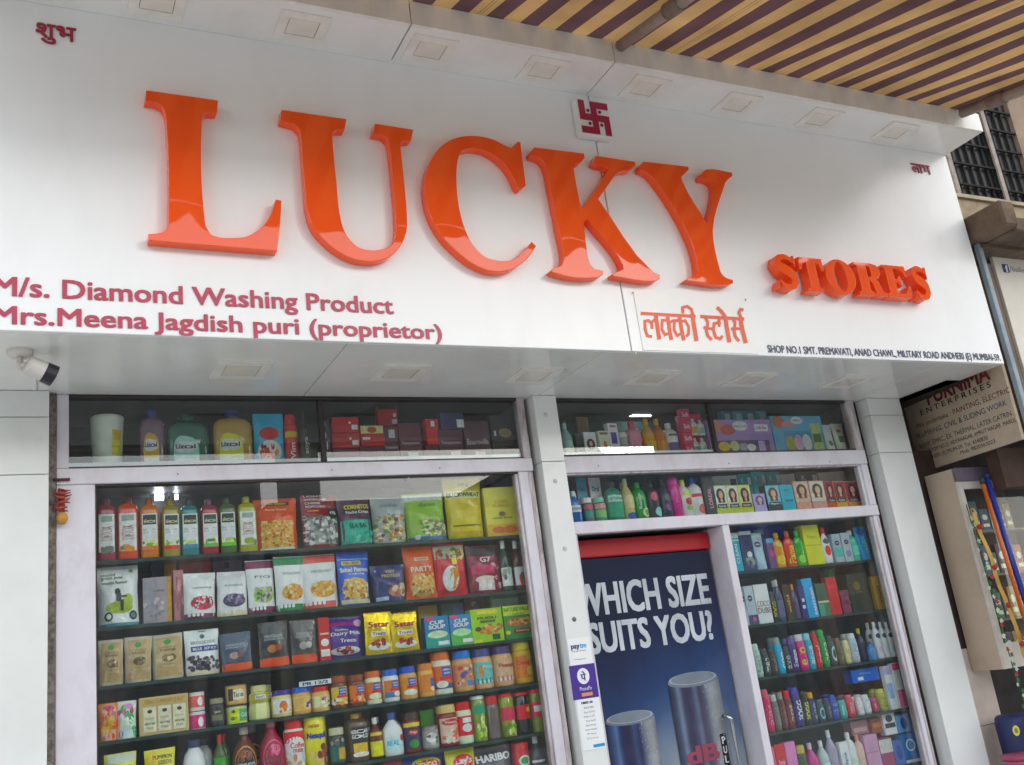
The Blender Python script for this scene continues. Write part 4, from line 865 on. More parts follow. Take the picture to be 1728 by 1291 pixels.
pr('L2', 'box', 'sachet_box', 'red box standing behind the white pouches', 306, 362, 948, 'a8403f', [T_('mix', .6, .86, .3, .1, '5a1a1c')], cat='box', yo=.12)
pr('L2', 'box', 'sachet_box', 'violet grey box behind the berry pouch', 362, 414, 944, '7a6a7c', [R_(.4, .85, .56, .95, '2a2430')], cat='box', yo=.12)
def pouch2(desc, u0, u1, vt, top, foot, fill, txt, tv=.68, main='d9e0da'):
    dec = [R_(.0, .84, 1, .985, top), T_(txt, .55, tv, .6, .05, '55606a', .0), R_(.0, .0, 1, .12, foot)]
    dec += [E_(.55, .34, .38, .15, fill[0]), N_(.25, .24, .85, .46, fill, 46, .055)] + [E_(.14+.13*i, .09, .05, .035, 'f2efe9') for i in range(4)]
    pr('L2', 'pouch', 'nut_pouch', desc, u0, u1, vt, main, dec, cat='pouch')
pouch2('white pouch with curled red ribbon print', 311, 367, 966, 'dcdad6', '5a2a48', ['b53a4a', '3a2f3a', 'e0dcd8', 'c98a90'], 'wonderland', main='e2e2de')
pouch2('pale pouch with heap of violet berries', 368, 421, 963, 'cfc9cf', 'd2c2a6', BRY+['8f86a0'], 'RAISINS', main='d9d6d2')
pouch2('white pouch with purple top band', 420, 470, 944, '6a2346', '6a2346', ['8fb05a', '6a5a78', 'b9a9b9', '4a7a3a'], 'FIG'); pouch2('white pouch with green top band', 467, 520, 938, '1f7a4a', '1f7a4a', NUT, 'PISTACHIO'); pouch2('white pouch with pink top band', 515, 577, 934, 'c9605a', 'c9605a', NUT+['d98a6a'], 'HAZELNUT')
pr('L2', 'pouch', 'nut_pouch', 'blue salted peanuts pouch with clear window', 575, 632, 929, '1f4aa8', [E_(.5, .3, .44, .2, 'd9b070'), N_(.1, .12, .9, .46, NUT, 110, .04), R_(.12, .74, .72, .82, 'c9b23a'), T_('TONG GARDEN', .42, .78, .52, .05, '1c2a50'), T_('Salted Peanuts', .5, .65, .9, .085, 'f4f6f8', .03), T_('Crunchy', .55, .565, .5, .04, 'd9e4ee'), R_(.03, .02, .97, .1, 'b9b59a'), R_(0.02, .845, .98, .86, '8fb4e0')], cat='pouch')
pr('L2', 'pouch', 'protein_pouch', 'navy protein snack pouch with gold lettering', 633, 692, 952, '2a2f5e', [T_('VERY', .55, .82, .3, .08, 'b9a878'), T_('PROTEIN', .55, .70, .55, .09, 'b9a878'), E_(.7, .28, .3, .16, '8a5a52'), E_(.88, .42, .1, .07, 'b0a684'), N_(.45, .14, .95, .38, ['a8705a', '6a3a34', 'd0b8a0'], 14, .1), T_('T', .12, .84, .08, .05, 'cfd4e0'), R_(.05, .04, .4, .14, 'a9b9da')], cat='pouch')
pr('L2', 'pillow', 'snack_bag', 'orange party snack bag beside red packets', 691, 744, 921, 'd9602a', [E_(.52, .26, .42, .22, 'd9a878'), N_(.15, .1, .9, .46, NUT, 90, .045), R_(.3, .72, .78, .79, 'c9b8a0'), T_('PARTY', .5, .56, .7, .1, 'f0d9c0', .03), T_('TONG', .54, .755, .4, .04, '5a2a1a')], cat='bag')
pr('L2', 'pillow', 'soup_packet', 'red packet with white cup shape', 742, 797, 917, 'b5283a', [R_(.02, .72, .98, .97, '9a9a86'), N_(.1, .74, .9, .94, ['5a5a3a', 'c9c07a', '7a3a2a'], 12, .1), R_(.52, .6, .66, .86, 'd9c94a'), E_(.44, .34, .27, .24, 'e6dfd5'), E_(.52, .34, .2, .2, 'e08a3a'), E_(.36, .34, .17, .21, 'c9d0d4')], cat='packet')
pr('L2', 'pouch', 'coffee_pouch', 'dark red coffee pouch with cup', 797, 856, 919, '7a1f3a', [R_(.02, .78, .98, .98, '2a1a22'), T_('G7', .5, .70, .34, .11, 'd9dcd0', .03), R_(.06, .4, .72, .58, 'b03a5a'), E_(.45, .28, .34, .08, 'd9c0b0'), R_(.2, .06, .7, .26, 'cfc6c4'), N_(.7, .1, .95, .6, ['8a2a42', 'd9a0a8'], 10, .08)], cat='pouch')
for i, (a, b) in enumerate(((852, 872), (873, 893))):
    pr('L2', 'bottle', 'syrup_bottle', ['dark syrup bottle next to the coffee pouch', 'dark syrup bottle at the right window edge'][i], a, b, 911, ['2a3a34', '4a1a24'][i], [R_(.1, .1, .9, .46, 'e8ece8'), N_(.25, .16, .75, .4, ['3a4a40', 'c93a3a'] if i else ['4a5a50', '8aa08a'], 5, .12)], cap='cfd2cf', cat='bottle', glassy=True)

# ---- left window, third shelf
for i, (a, b, v) in enumerate(((166, 210, 1079), (210, 258, 1074), (259, 313, 1069))):
    pr('L3', 'pouch', 'kraft_pouch', ['brown kraft pouch at the window edge', 'brown kraft pouch with silver side, middle of three', 'brown kraft pouch beside the white and blue one'][i], a, b, v, 'b3a998', [R_(.12, .06, .95, .93, 'a8916c'), E_(.5, .82, .12, .06, '3a8a4a'), T_('SUPERFOOD', .52, .70, .6, .04, '5a4a34', 0.), T_('RAISINS', .52, .64, .5, .05, '4a3a2a', .02), E_(.55, .46, .24, .09, '5a4a36'), N_(.35, .4, .75, .52, ['3f3426', '7a6848', 'c0aa80'], 12, .06), T_('organic', .55, .32, .4, .035, '6a5a42', 0.), T_('NET 200 g', .55, .24, .4, .03, '6a5a42', 0.)], foil=False, cat='pouch')
pr('L3', 'pouch', 'chocolate_pouch', 'white and blue pouch of dark chocolates', 314, 375, 1062, 'cfdde0', [R_(.14, .52, .96, .64, '24347a'), T_('BLUEBERRY', .55, .58, .7, .06, 'c9d6f0'), T_('BROOKSIDE', .52, .72, .72, .07, '4a5a60', 0.), E_(.5, .85, .07, .05, '3a5a5a'), N_(.08, .12, .95, .42, ['2f2733', '4a3f4f', '1f1a24', '6a5a5a'], 44, .07), R_(.02, .0, .98, .10, 'd0c2ac'), R_(.4, .955, .62, .975, '5a6a70')], cat='pouch')
for i, (a, b, v) in enumerate(((375, 429, 1067), (440, 491, 1049), (492, 541, 1046))):
    pr('L3', 'pouch', 'chocolate_pouch', ['navy almond chocolate pouch with orange foot', 'black almond chocolate pouch left of its twin', 'black almond chocolate pouch with bright highlight'][i], a, b, v, ['22384e', '232528', '242528'][i], [R_(.0, .0, 1, .20, 'd8581e'), T_('CHOCOLATE', .5, .68, .62, .06, 'b9bcc0', .01), T_('ALMOND BITES', .5, .61, .7, .045, 'a9acb0', .0), E_(.42, .40, .16, .09, ['a08a8a', 'a8724a', '8f8a86'][i]), E_(.64, .42, .12, .08, ['6a4a4a', '8a3f22', 'a39e99'][i])], cat='pouch', d=.03)
pr('L3', 'box', 'slim_carton', 'slim red and white carton beside purple bag', 541, 560, 1042, 'a8262e', [E_(.5, .42, .36, .09, 'd9d6d0'), R_(.1, .1, .9, .26, 'd9d2cc'), R_(.1, .6, .9, .64, 'e0b0a0')], cat='box', yo=.01)
pr('L3', 'pillow', 'chocolate_bag', 'purple milk chocolate treats bag', 553, 620, 1041, '3f1f7a', [E_(.5, .18, .40, .1, 'd9d2cf'), N_(.3, .14, .7, .26, ['7a2a2a', 'a8453a', '4a2420'], 12, .07), R_(.03, .78, .8, .88, '8a2a7a'), E_(.88, .84, .12, .09, 'c9a0b9'), T_('Cadbury', .4, .68, .34, .05, 'e6d9b0'), T_('Dairy Milk', .52, .58, .8, .11, 'f1ecf4', .02), T_('Treats', .56, .42, .46, .09, 'efe9f2', .02)], cat='bag')
for i, (a, b) in enumerate(((619, 666), (665, 711))):
    pr('L3', 'pillow', 'chocolate_bag', ['shiny gold chocolate bag beside the purple bag', 'shiny gold chocolate bag beside the soup boxes'][i], a, b, 1034, 'd9b01e', [E_(.5, .2, .42, .1, 'd9d2c4'), N_(.25, .2, .75, .34, ['7a2a20', 'a83a2a', '5a2018'], 12, .08), T_('5star', .52, .72, .8, .14, '8a1f3a', .04), R_(.2, .44, .8, .56, 'cfc9b4'), T_('Treats', .5, .5, .5, .08, '4a3a6a', .02)], foil=True, cat='bag', d=.03)
pr('L3', 'box', 'card_box', 'tan box behind the soup packets', 712, 745, 1022, 'b08a4c', [], cat='box', yo=.1)
pr('L3', 'box', 'card_box', 'dark teal box behind the soup packets', 752, 790, 1018, '3a6058', [R_(.5, .5, .98, .98, '46608a')], cat='box', yo=.1)
pr('L3', 'box', 'card_box', 'plum box standing behind the lime carton', 792, 828, 1010, '5a2038', [N_(.2, .4, .8, .9, ['a8788a', '7a3a52'], 8, .12)], cat='box', yo=.1)
pr('L3', 'box', 'card_box', 'green price card behind the cereal cartons', 834, 884, 1006, '5a8a5a', [R_(.05, .55, .98, .95, 'cfe0cf')], cat='box', yo=.1)
for i, (a, b, v, c) in enumerate(((722, 762, 1040, '1f6f9a'), (762, 801, 1037, '2a74a8'))):
    pr('L3', 'box', 'soup_carton', ['blue cup soup carton with teal foot', 'blue cup soup carton with green foot'][i], a, b, v, c, [R_(.0, .0, 1, .4, ['2f8f86', '5aa05a'][i]), E_(.5, .42, .42, .12, ['b9c9a8', 'a8cf9a'][i]), T_('CUP', .5, .80, .6, .12, 'eef2f4', .04), T_('SOUP', .5, .66, .7, .13, 'eef2f4', .04), E_(.2, .92, .18, .06, 'c94a6a'), R_(.5, .08, .95, .2, 'd9e6dc')], cat='box')
pr('L3', 'box', 'granola_carton', 'lime green granola bar carton', 799, 853, 1027, '8fb52c', [R_(.2, .84, .86, .95, 'd9c24a'), T_('MUESLI', .5, .72, .6, .08, '2f3a18', .03), R_(.28, .58, .76, .65, '4a5a24'), N_(.3, .25, .95, .5, ['c98a4a', 'a8622e', 'd9b07a'], 26, .07), E_(.2, .4, .1, .07, '4a3a22'), R_(.62, .06, .86, .22, '2f4a1c'), R_(.02, .0, .3, .1, 'b9d24a')], cat='box', rz=0)
pr('L3', 'box', 'granola_carton', 'darker green oat bar carton at the edge', 854, 905, 1021, '2f7a36', [R_(.0, .7, 1, .99, 'b9c94a'), T_('NATURE VALLEY', .5, .88, .92, .12, '2a5a24', .03), T_('OATS', .5, .74, .4, .06, '3a6a2a'), E_(.5, .5, .42, .13, 'b06a34'), N_(.15, .4, .9, .6, ['c98a4a', '8a4a22', 'd9a86a'], 20, .07), R_(.3, .16, .85, .3, '7a2a24'), T_('Crunchy', .58, .23, .44, .06, 'e6dcc8'), E_(.1, .2, .08, .06, 'd9c23a')], cat='box', rz=0)
# ---- left window, fourth shelf: jars
for i, (a, b, v, c) in enumerate(((166, 200, 1187, 'd97a4a'), (198, 231, 1183, 'cfd9c4'))):
    pr('L4', 'pouch', 'candy_pouch', ['orange and pink candy pouch with rounded top', 'white and green candy pouch with rounded top'][i], a, b, v, c, [N_(.1, .08, .9, .8, [['e0a03a', 'c9503a', 'd9b0a0', 'b06a7a'], ['4aa05a', 'b9d9b0', '9a5a7a', 'e8ece8']][i], 30, .14), E_(.55, .86, .3, .07, ['c9406a', 'c98ab9'][i]), R_(.15, .02, .9, .3, ['c9a08a', 'b9cfd9'][i])], cat='pouch')
kb = [R_(.04, .78, .96, .95, 'b59a6a'), T_('TOBACCO FREE BEETLE NUT', .5, .87, .8, .09, '6a5636', 0.)]
for i in range(3): kb += [R_(.08+.3*i, .08, .34+.3*i, .74, 'c9c4ac'), E_(.21+.3*i, .62, .05, .05, '3a3a34'), T_('Organic', .21+.3*i, .44, .18, .06, '7a7462', 0.), T_('NICOTINE', .21+.3*i, .30, .2, .06, '4a4638', .02), T_('FREE', .21+.3*i, .19, .14, .06, '6a6654', 0.)]
pr('L4', 'box', 'display_box', 'wide kraft display box with three windows', 235, 320, 1174, 'b8a27a', kb, cat='box', rz=0, d=.08)
pr('L4', 'tin', 'small_jar', 'small pink label jar, lower of two', 322, 350, 1201, 'd9c4c9', [band('b8386a', .2, .85), E_(.62, .5, .14, .24, 'f0dfe6')], cap='c9c2c4', vb=1236, cat='jar'); pr('L4', 'tin', 'small_jar', 'small coral label jar on top of the pink one', 321, 348, 1168, 'd2c4bd', [band('c9605a', .2, .8), E_(.62, .5, .14, .24, 'f0dfd6')], cap='cdc9c6', vb=1200, cat='jar')
pr('L4', 'jar', 'small_jar', 'dark jam jar with gold lid', 356, 382, 1178, '2a2a33', [band('35332f', .14, .6), R_(.2, .2, .8, .4, '6a6a52'), T_('jam', .5, .5, .3, .12, 'b9b59a')], cap='8a8468', cat='jar')
pr('L4', 'tin', 'small_jar', 'yellow green label jar, lower of two', 385, 421, 1190, 'b9b49a', [band('b9c92e', .1, .85, .44), R_(.5, .2, .94, .8, '5a9a72'), N_(.1, .2, .45, .7, ['4a5a1a', 'd9d24a'], 5, .12), T_('Chilli', .72, .5, .3, .2, 'e0ece0')], cap='3a3f50', vb=1224, cat='jar'); pr('L4', 'tin', 'small_jar', 'tan label jar on top of the green one', 384, 420, 1155, 'a8936a', [band('c9a06a', .08, .92), E_(.5, .5, .3, .28, 'e0d2bd'), T_('Tacos', .5, .5, .4, .24, '5a2a1c', .02), R_(.1, .2, .3, .8, '3a2a22')], cap='6a5a40', vb=1189, cat='jar')
pr('L4', 'hex', 'mayonnaise_jar', 'waisted jar of mayonnaise with yellow label', 424, 461, 1156, 'd0cf9c', [R_(.1, .5, .9, .76, 'a39a2a'), R_(.28, .6, .72, .72, 'efeee6'), T_('KRAFT', .5, .66, .36, .07, '2a3a6a', .02)], cap='c2bd8a', cat='jar')
def pb(desc, u0, u1, vt, body, cap, lab, dec=(), row='L4', kind='jar'): pr(row, kind, 'spread_jar', desc, u0, u1, vt, body, [band(lab, .14, .66)]+list(dec), cap=cap, cat='jar')
AG = [R_(.42, .42, .82, .64, '2a4a9a'), T_('AMERICAN', .62, .57, .32, .05, 'dfe6f0'), T_('GARDEN', .62, .49, .28, .05, 'dfe6f0'), R_(.34, .34, .9, .41, 'c9323a')]
pb('violet lid jar with orange figure label', 463, 497, 1164, 'd9bd8a', '3a2f7a', 'e9e6df', [E_(.5, .4, .16, .2, 'd9762e'), N_(.15, .18, .85, .32, ['d95a2a', 'f0c9a0'], 8, .08)])
pb('bright blue lid peanut butter jar', 498, 530, 1159, 'c99a5c', '2456b8', 'd9b478', [R_(.1, .2, .5, .6, 'cfa468'), N_(.55, .2, .9, .5, ['5a3a6a', 'e8e0f0', '7a5a8a'], 9, .1)])
pb('red lid peanut butter jar', 530, 562, 1158, 'cda26a', 'b5262c', 'd9b884', [R_(.15, .2, .42, .62, 'e6d2a8'), N_(.5, .2, .9, .55, ['3a2a24', 'efe2cc', '8a4a30'], 8, .1)])
pb('brown jar with yellow label and rusty lid', 563, 592, 1140, '5a2a1a', '8a4420', 'd9b23a', AG+[N_(.1, .16, .9, .32, ['8a3a2a', 'e8e0d0', 'c98a4a'], 12, .08)])
pb('brown jar with orange label and rusty lid', 593, 622, 1138, '5f2e1c', '7a3a20', 'd9742a', AG+[N_(.1, .16, .9, .34, ['b5402a', 'e0a060', 'd9cfc0'], 14, .08)])
pb('orange lid mayonnaise jar with orange label', 622, 650, 1132, 'e0dcb8', 'd9682a', 'd9722e', AG+[E_(.5, .24, .3, .1, 'd0d2b0')])
pb('blue lid mayonnaise jar with orange label', 652, 680, 1129, 'e2e2cf', '2a5ab0', 'd97a2e', AG+[E_(.7, .24, .2, .08, 'e8e8da'), R_(.1, .14, .5, .3, '3a6a9a')])
pb('blue lid jar of crunchy peanut butter', 682, 711, 1124, 'c09462', '2f4fa8', 'cf8a4a', AG+[E_(.5, .22, .32, .09, 'e6d6c0')])
pb('orange lid jar of peanut spread', 713, 740, 1119, 'c79a5e', 'c9782e', 'd97f2e', [R_(.55, .3, .9, .55, '3a5a8a'), N_(.5, .2, .95, .3, ['c94a2a', 'e8c9a0'], 5, .08)])
pb('tall orange lid mayonnaise jar standing higher', 737, 772, 1099, 'e2dfbe', 'd9692c', 'd5682a', AG+[R_(.12, .14, .88, .26, '2f3f7a'), E_(.4, .24, .22, .08, 'e0e0c4')])
pb('wide blue lid peanut butter jar', 774, 808, 1097, 'c4976a', '2a6ab8', 'b9826a', [N_(.15, .2, .85, .6, ['5a4a8a', 'c94a4a', 'd9c090'], 14, .09), R_(.5, .16, .92, .26, '3a7ab0')])
pb('indigo lid jar with teal striped label', 808, 841, 1094, 'cda07a', '34407a', '6fb0ae', [R_(.08, .14, .92, .22, 'e6ecec')]+[R_(.1+.16*i, .14, .18+.16*i, .26, '2f7a80') for i in range(5)]+[E_(.3, .44, .1, .14, 'b8864a'), T_('Pintola', .62, .54, .5, .08, 'eef4f2')])
pb('violet lid jar with coral striped label', 842, 876, 1089, 'd0a27a', '4a3a6a', 'd9a98c', [R_(.08, .14, .92, .22, 'efe6e0')]+[R_(.1+.16*i, .14, .18+.16*i, .26, 'b5746a') for i in range(5)]+[T_('Peanut', .5, .52, .6, .1, 'a03a34', .02)])
pb('yellow lid jar with orange cheese label', 877, 909, 1082, 'd2a24a', 'd9c22e', 'd97a3a', [E_(.7, .3, .26, .12, 'e8b94a'), T_('Cheese', .35, .5, .5, .1, 'b52a3a', .02), R_(.5, .56, .94, .66, 'b9a42a')])
pr('L4', 'box', 'price_strip', 'white price strip above the violet lid jars', 505, 560, 1148, 'c9d2d6', [T_('PB 12/2', .5, .5, .8, .6, '2a3a5a', .03)], vb=1157, yo=-.006, d=.004, cat='strip', rz=0)

# ---- left window, fifth shelf
pr('L5', 'pouch', 'seed_pouch', 'pale yellow bag at the lower left corner', 177, 234, 1271, 'd0c96a', [R_(.1, .8, .95, .97, 'b9c0b4'), T_('Organic', .55, .7, .6, .1, '4a5a2a'), R_(.1, .3, .9, .6, 'e0dca0')], cat='pouch')
pr('L5', 'pouch', 'seed_pouch', 'yellow pumpkin seeds pouch', 246, 300, 1264, 'd9c24a', [E_(.25, .75, .2, .2, 'e6b02e'), T_('PUMPKIN', .58, .82, .64, .09, '3f4a1c', .02), T_('SEEDS', .66, .70, .46, .09, '3f4a1c', .02), N_(.1, .2, .9, .5, GRN, 14, .09)], cat='pouch')
pr('L5', 'round', 'glass_jar', 'round white jar with dark lid', 312, 353, 1248, 'dfe6d2', [R_(.2, .1, .8, .4, 'c9d9c0')], cap='2a3550', cat='jar')
pr('L5', 'bottle', 'sauce_bottle', 'small green label sauce bottle with red cap', 364, 386, 1240, '3a4a24', [band('4a8a3a', .12, .54)], cap='b5222e', cat='bottle')
for i, (a, b, v, c, l) in enumerate(((397, 441, 1226, '5a2c1c', '241a16'), (444, 488, 1213, '9a2a44', '8a1c36'))):
    pr('L5', 'sauce', 'syrup_bottle', ['brown chocolate syrup bottle with oval label', 'pink strawberry syrup bottle with oval label'][i], a, b, v, c, [E_(.5, .34, .40, .30, ['d98a4a', 'd95a7a'][i]), E_(.5, .34, .36, .27, l), T_("HERSHEY'S", .5, .28, .62, .08, ['9ab9c0', '5a4a50'][i], .03), N_(.3, .38, .7, .52, [['a8683a', '7a3f22'], ['d96a86', 'b53a5a']][i], 8, .09)], cap=['b9a9a0', 'b56a7a'][i], cat='bottle')
pr('L5', 'can', 'creamer_jar', 'red and white coffee creamer jar', 486, 521, 1213, 'd9d2cc', [R_(.0, .55, 1, .76, 'c02a3a'), E_(.5, .5, .42, .16, 'e6e0dc'), T_('Coffee', .6, .5, .6, .1, 'b52a34', .02), T_('mate', .6, .4, .4, .08, 'b52a34', .02), N_(.1, .05, .9, .3, ['b9845a', 'e6dccf'], 10, .12)], cap='c9303c', cat='jar')
pr('L5', 'tin', 'cocoa_tub', 'yellow cocoa powder tub with blue lettering', 521, 558, 1209, 'e0c61e', [V_('x', .5, .5, .01, .01, 'e0c61e'), T_('Nesquik', .54, .62, .84, .15, '2a3a8a', .05), N_(.3, .1, .9, .42, ['8a4a2a', 'd9b07a', '6a3018'], 14, .12), T_('cacao', .4, .82, .4, .06, 'b5622a')], cap='e6d22e', cat='tub')
pr('L5', 'jar', 'coffee_jar', 'dark jar behind with teal label', 561, 589, 1228, '2a2f2c', [band('2a5a52', .1, .5), R_(.5, .15, .9, .45, 'b9944a'), N_(.2, .55, .8, .66, ['8a8a84', '5a5a54'], 8, .1)], cap='b9b49a', cat='jar')
pr('L5', 'square', 'coffee_jar', 'gold lid instant coffee jar with black label', 592, 627, 1204, '4a3628', [R_(.14, .1, .86, .72, '1d1a1c'), T_('NESCAFE', .5, .62, .58, .08, 'e6e2da', .03), T_('GOLD', .5, .52, .5, .08, 'e6e2da', .03), R_(.3, .2, .68, .38, 'd9a83a'), E_(.5, .15, .24, .05, 'cfc9c0')], cap='b58a3a', sq=4, d=.08, cat='jar')
pr('L5', 'bottle', 'sauce_bottle', 'brown bottle with yellow label and white cap', 629, 652, 1211, '5a2a1c', [band('e0c62a', .06, .42), R_(.08, .56, .92, .64, 'd9b02e')], cap='d5d6d8', cat='bottle')
pr('L5', 'bottle', 'mayonnaise_bottle', 'white salad cream bottle with blue cap', 652, 687, 1203, 'd9dfd2', [R_(.1, .1, .9, .44, 'b9dcea'), T_('REAL', .4, .3, .5, .12, '4a9ac9', .03), E_(.8, .4, .1, .08, 'c9303a')], cap='3a4a8a', cat='bottle', d=.06)
pr('L5', 'jar', 'pasta_sauce_jar', 'red pasta sauce jar with navy label', 688, 717, 1202, '7a2018', [band('23264a', .1, .62), R_(.04, .64, .96, .74, 'd9b92e'), E_(.5, .5, .24, .07, 'b52a3a'), T_('Prego', .5, .5, .3, .07, 'f0e8e0'), E_(.5, .22, .22, .11, '3a7a3a')], cap='3a2a22', cat='jar')
pr('L5', 'box', 'card_box', 'green card showing behind the grey jar', 715, 738, 1198, '4a8a3a', [], cat='box', yo=.08)
pr('L5', 'tin', 'small_jar', 'grey label jar beside the pasta sauce', 718, 747, 1224, '6f6a68', [band('8f8c8a', .1, .8), E_(.5, .5, .26, .2, 'd2d0cc'), N_(.2, .2, .8, .7, ['b9b6b2', '5a5654'], 8, .1)], cap='55504e', cat='jar')
pr('L5', 'jar', 'pickle_jar', 'pink and cream label jar with gold lid', 748, 782, 1189, '7a2a2c', [band('d9b0a0', .1, .68), E_(.5, .58, .36, .08, 'b5383c'), T_('Vesuvia', .5, .58, .5, .06, 'efe0d8'), N_(.2, .15, .8, .4, ['c96a5a', 'e6cfc0'], 10, .1)], cap='c9b07a', cat='jar')
pr('L5', 'jar', 'pickle_jar', 'garlic jar with red label and red lid', 778, 806, 1184, 'c9cfb8', [band('c0283a', .2, .66), E_(.5, .38, .24, .1, 'efece4'), R_(.3, .5, .72, .62, 'eceae2')], cap='b5242e', cat='jar')
pr('L5', 'thin', 'pickle_jar', 'slim green jar with white lid', 806, 829, 1174, '7a8a4a', [R_(.1, .6, .9, .8, '3a8a6a'), N_(.15, .1, .85, .55, GRN, 14, .12)], cap='cfd8cc', cat='jar', glassy=True)
pr('L5', 'jar', 'pickle_jar', 'brown empty looking jar with red lid', 828, 852, 1174, '5f5550', [], cap='b02a34', cat='jar', glassy=True)
pr('L5', 'thin', 'pickle_jar', 'olive jar with pink label and red lid', 853, 878, 1170, '8a8f3a', [R_(.05, .38, .95, .68, 'd0485a'), N_(.1, .05, .9, .34, GRN, 14, .12)], cap='c02a34', cat='jar', glassy=True)
pr('L5', 'thin', 'pickle_jar', 'dark jar with bright red label', 879, 904, 1168, '1f1a1c', [R_(.05, .36, .95, .7, 'd0303e'), E_(.7, .58, .16, .06, 'e8c02e')], cap='c02a34', cat='jar', glassy=True)
pr('L5', 'thin', 'pickle_jar', 'green olive jar at the right edge', 905, 926, 1163, '7a7f34', [R_(.05, .36, .95, .7, 'c93a4a'), R_(.2, .48, .8, .62, 'e0dcd8')], cap='c02a34', cat='jar', glassy=True)
# ---- left window, lowest visible shelf
pr('L6', 'pillow', 'chips_bag', 'dark red crisps bag beside the blue one', 655, 690, 1282, '8a2430', [T_('Red', .5, .8, .5, .1, 'd9a08a')], cat='bag')
pr('L6', 'pillow', 'chips_bag', 'blue crisps bag with red and yellow swoosh', 688, 764, 1272, '1f3f8a', [E_(.55, .8, .36, .12, 'd9d24a'), E_(.58, .78, .3, .09, 'c9302a'), T_('BINGO', .58, .78, .42, .1, 'f4efe8', .03)], cat='bag')
pr('L6', 'pillow', 'chips_bag', 'yellow potato chips bag with red emblem', 764, 816, 1264, 'e0c52e', [E_(.55, .74, .36, .15, 'c02a2c'), T_("Lay's", .55, .75, .6, .17, 'f6f2ea', .04)], cat='bag')
pr('L6', 'pillow', 'candy_bag', 'black gummy candy bag with white lettering', 812, 876, 1261, '3a3440', [T_('HARIBO', .5, .78, .9, .16, 'd5d2d4', .04)], cat='bag')
pr('L6', 'tin', 'crisps_tube', 'red crisps tube at the bottom edge', 878, 905, 1253, 'b5283a', [E_(.5, .6, .3, .12, 'e0d0c0'), E_(.5, .6, .2, .08, '3a8a4a')], cap='c9303a', cat='tube')
pr('L6', 'bottle', 'drink_bottle', 'black and white striped bottle at the right edge', 906, 930, 1241, '2a2a2c', [R_(.05, .46+.0*i, .95, .46, '2a2a2c') for i in range(1)]+[R_(.05, .1+.12*i, .95, .15+.12*i, 'd9dcdc') for i in range(4)], cap='e0e2e0', cat='bottle')

# ---- right transom
def TR(kind, name, desc, u0, u1, vt, body, dec=(), **k): return pr('TR', kind, name, desc, u0, u1, vt, body, dec, **k)
TR('lotion', 'lotion_bottle', 'red bottle half hidden by the pillar', 938, 956, 712, 'b52a3a', [], cap='c4333f', cat='bottle')
TR('bottle', 'lotion_bottle', 'pale teal bottle next to the pillar', 956, 976, 711, '8fb4b0', [R_(.2, .1, .8, .5, 'a9c9c4')], cap='a9c4c0', cat='bottle')
TR('box', 'cream_carton', 'black carton beside the pale teal bottle', 977, 990, 731, '26262a', [], cat='box')
TR('box', 'cream_carton', 'brown carton standing behind the portrait box', 984, 1004, 704, '7a6a52', [R_(.2, .3, .8, .5, '5a4a3a')], cat='box', yo=.1)
TR('box', 'cream_carton', 'white carton with dark haired portrait', 990, 1012, 729, 'dcd2d2', [E_(.5, .55, .34, .2, '2f2c30'), E_(.5, .57, .14, .1, 'c9a090'), R_(.1, .06, .9, .25, 'c9a0a4')], cat='box')
TR('box', 'cream_carton', 'cream carton with orange square', 1016, 1034, 727, 'd8cdb8', [R_(.1, .86, .9, .95, '7a6a4a'), R_(.38, .42, .68, .62, 'b5622a')], cat='box')
TR('box', 'cream_carton', 'white carton with purple square', 1033, 1051, 714, 'dcd9da', [R_(.2, .42, .78, .74, '4a3a8a'), R_(.2, .88, .8, .94, 'a8606a')], cat='box')
TR('jar', 'cream_jar', 'small grey cream jar', 1053, 1069, 728, 'a8a4a4', [band('8a8286', .2, .5)], cap='c9c6c4', cat='jar')
TR('lotion', 'lotion_bottle', 'pink baby lotion bottle', 1070, 1095, 708, 'd98a9a', [N_(.5, .1, .95, .5, ['b53a5a', 'f0c9d0'], 8, .1)], cap='c9425e', cat='bottle')
TR('bottle', 'oil_bottle', 'golden baby oil bottle', 1096, 1117, 704, 'c9952a', [R_(.15, .1, .85, .42, 'd9b04a')], cap='c99a2e', cat='bottle', glassy=True)
TR('bottle', 'oil_bottle', 'amber baby oil bottle', 1114, 1135, 704, 'b5701f', [R_(.15, .1, .85, .42, 'c98a3a')], cap='b99a3a', cat='bottle', glassy=True)
TR('lotion', 'lotion_bottle', 'white lotion bottle with purple label', 1133, 1156, 711, 'd9d9d6', [R_(.1, .12, .9, .42, '4a3a8a'), R_(.2, .6, .8, .66, '5a5a6a')], cap='cfcfd0', cat='bottle')
for i, (v0, v1) in enumerate(((690, 709), (710, 729), (730, 749), (750, 768))): TR('box', 'soap_box', f'bright pink soap box, {["top", "second", "third", "bottom"][i]} of its stack', 1154-4+i*3, 1170-4+i*3, v0, 'c9305c', [T_('Soft', .5, .5, .7, .4, 'f0d0d8', .02)], vb=v1, cat='box')
for i, (a, b, v0, v1, c) in enumerate(((1170, 1182, 706, 734, 'd9a03a'), (1182, 1194, 708, 734, '8ab9a8'), (1174, 1186, 738, 768, '4a9a8a'), (1187, 1198, 738, 768, '9ac4c9'))):
    TR('lotion', 'shampoo_bottle', f'small {["white and orange", "white and mint, upper", "white and green", "white and sky blue, lower"][i]} baby shampoo bottle', a, b, v0, 'dcdcd8', [R_(.1, .1, .9, .5, c)], cap='d2ccd0', vb=v1, cat='bottle', d=.03)
TR('box', 'soap_box', 'pink box behind the baby shampoos', 1164, 1196, 698, 'c43a62', [], cat='box', yo=.05)
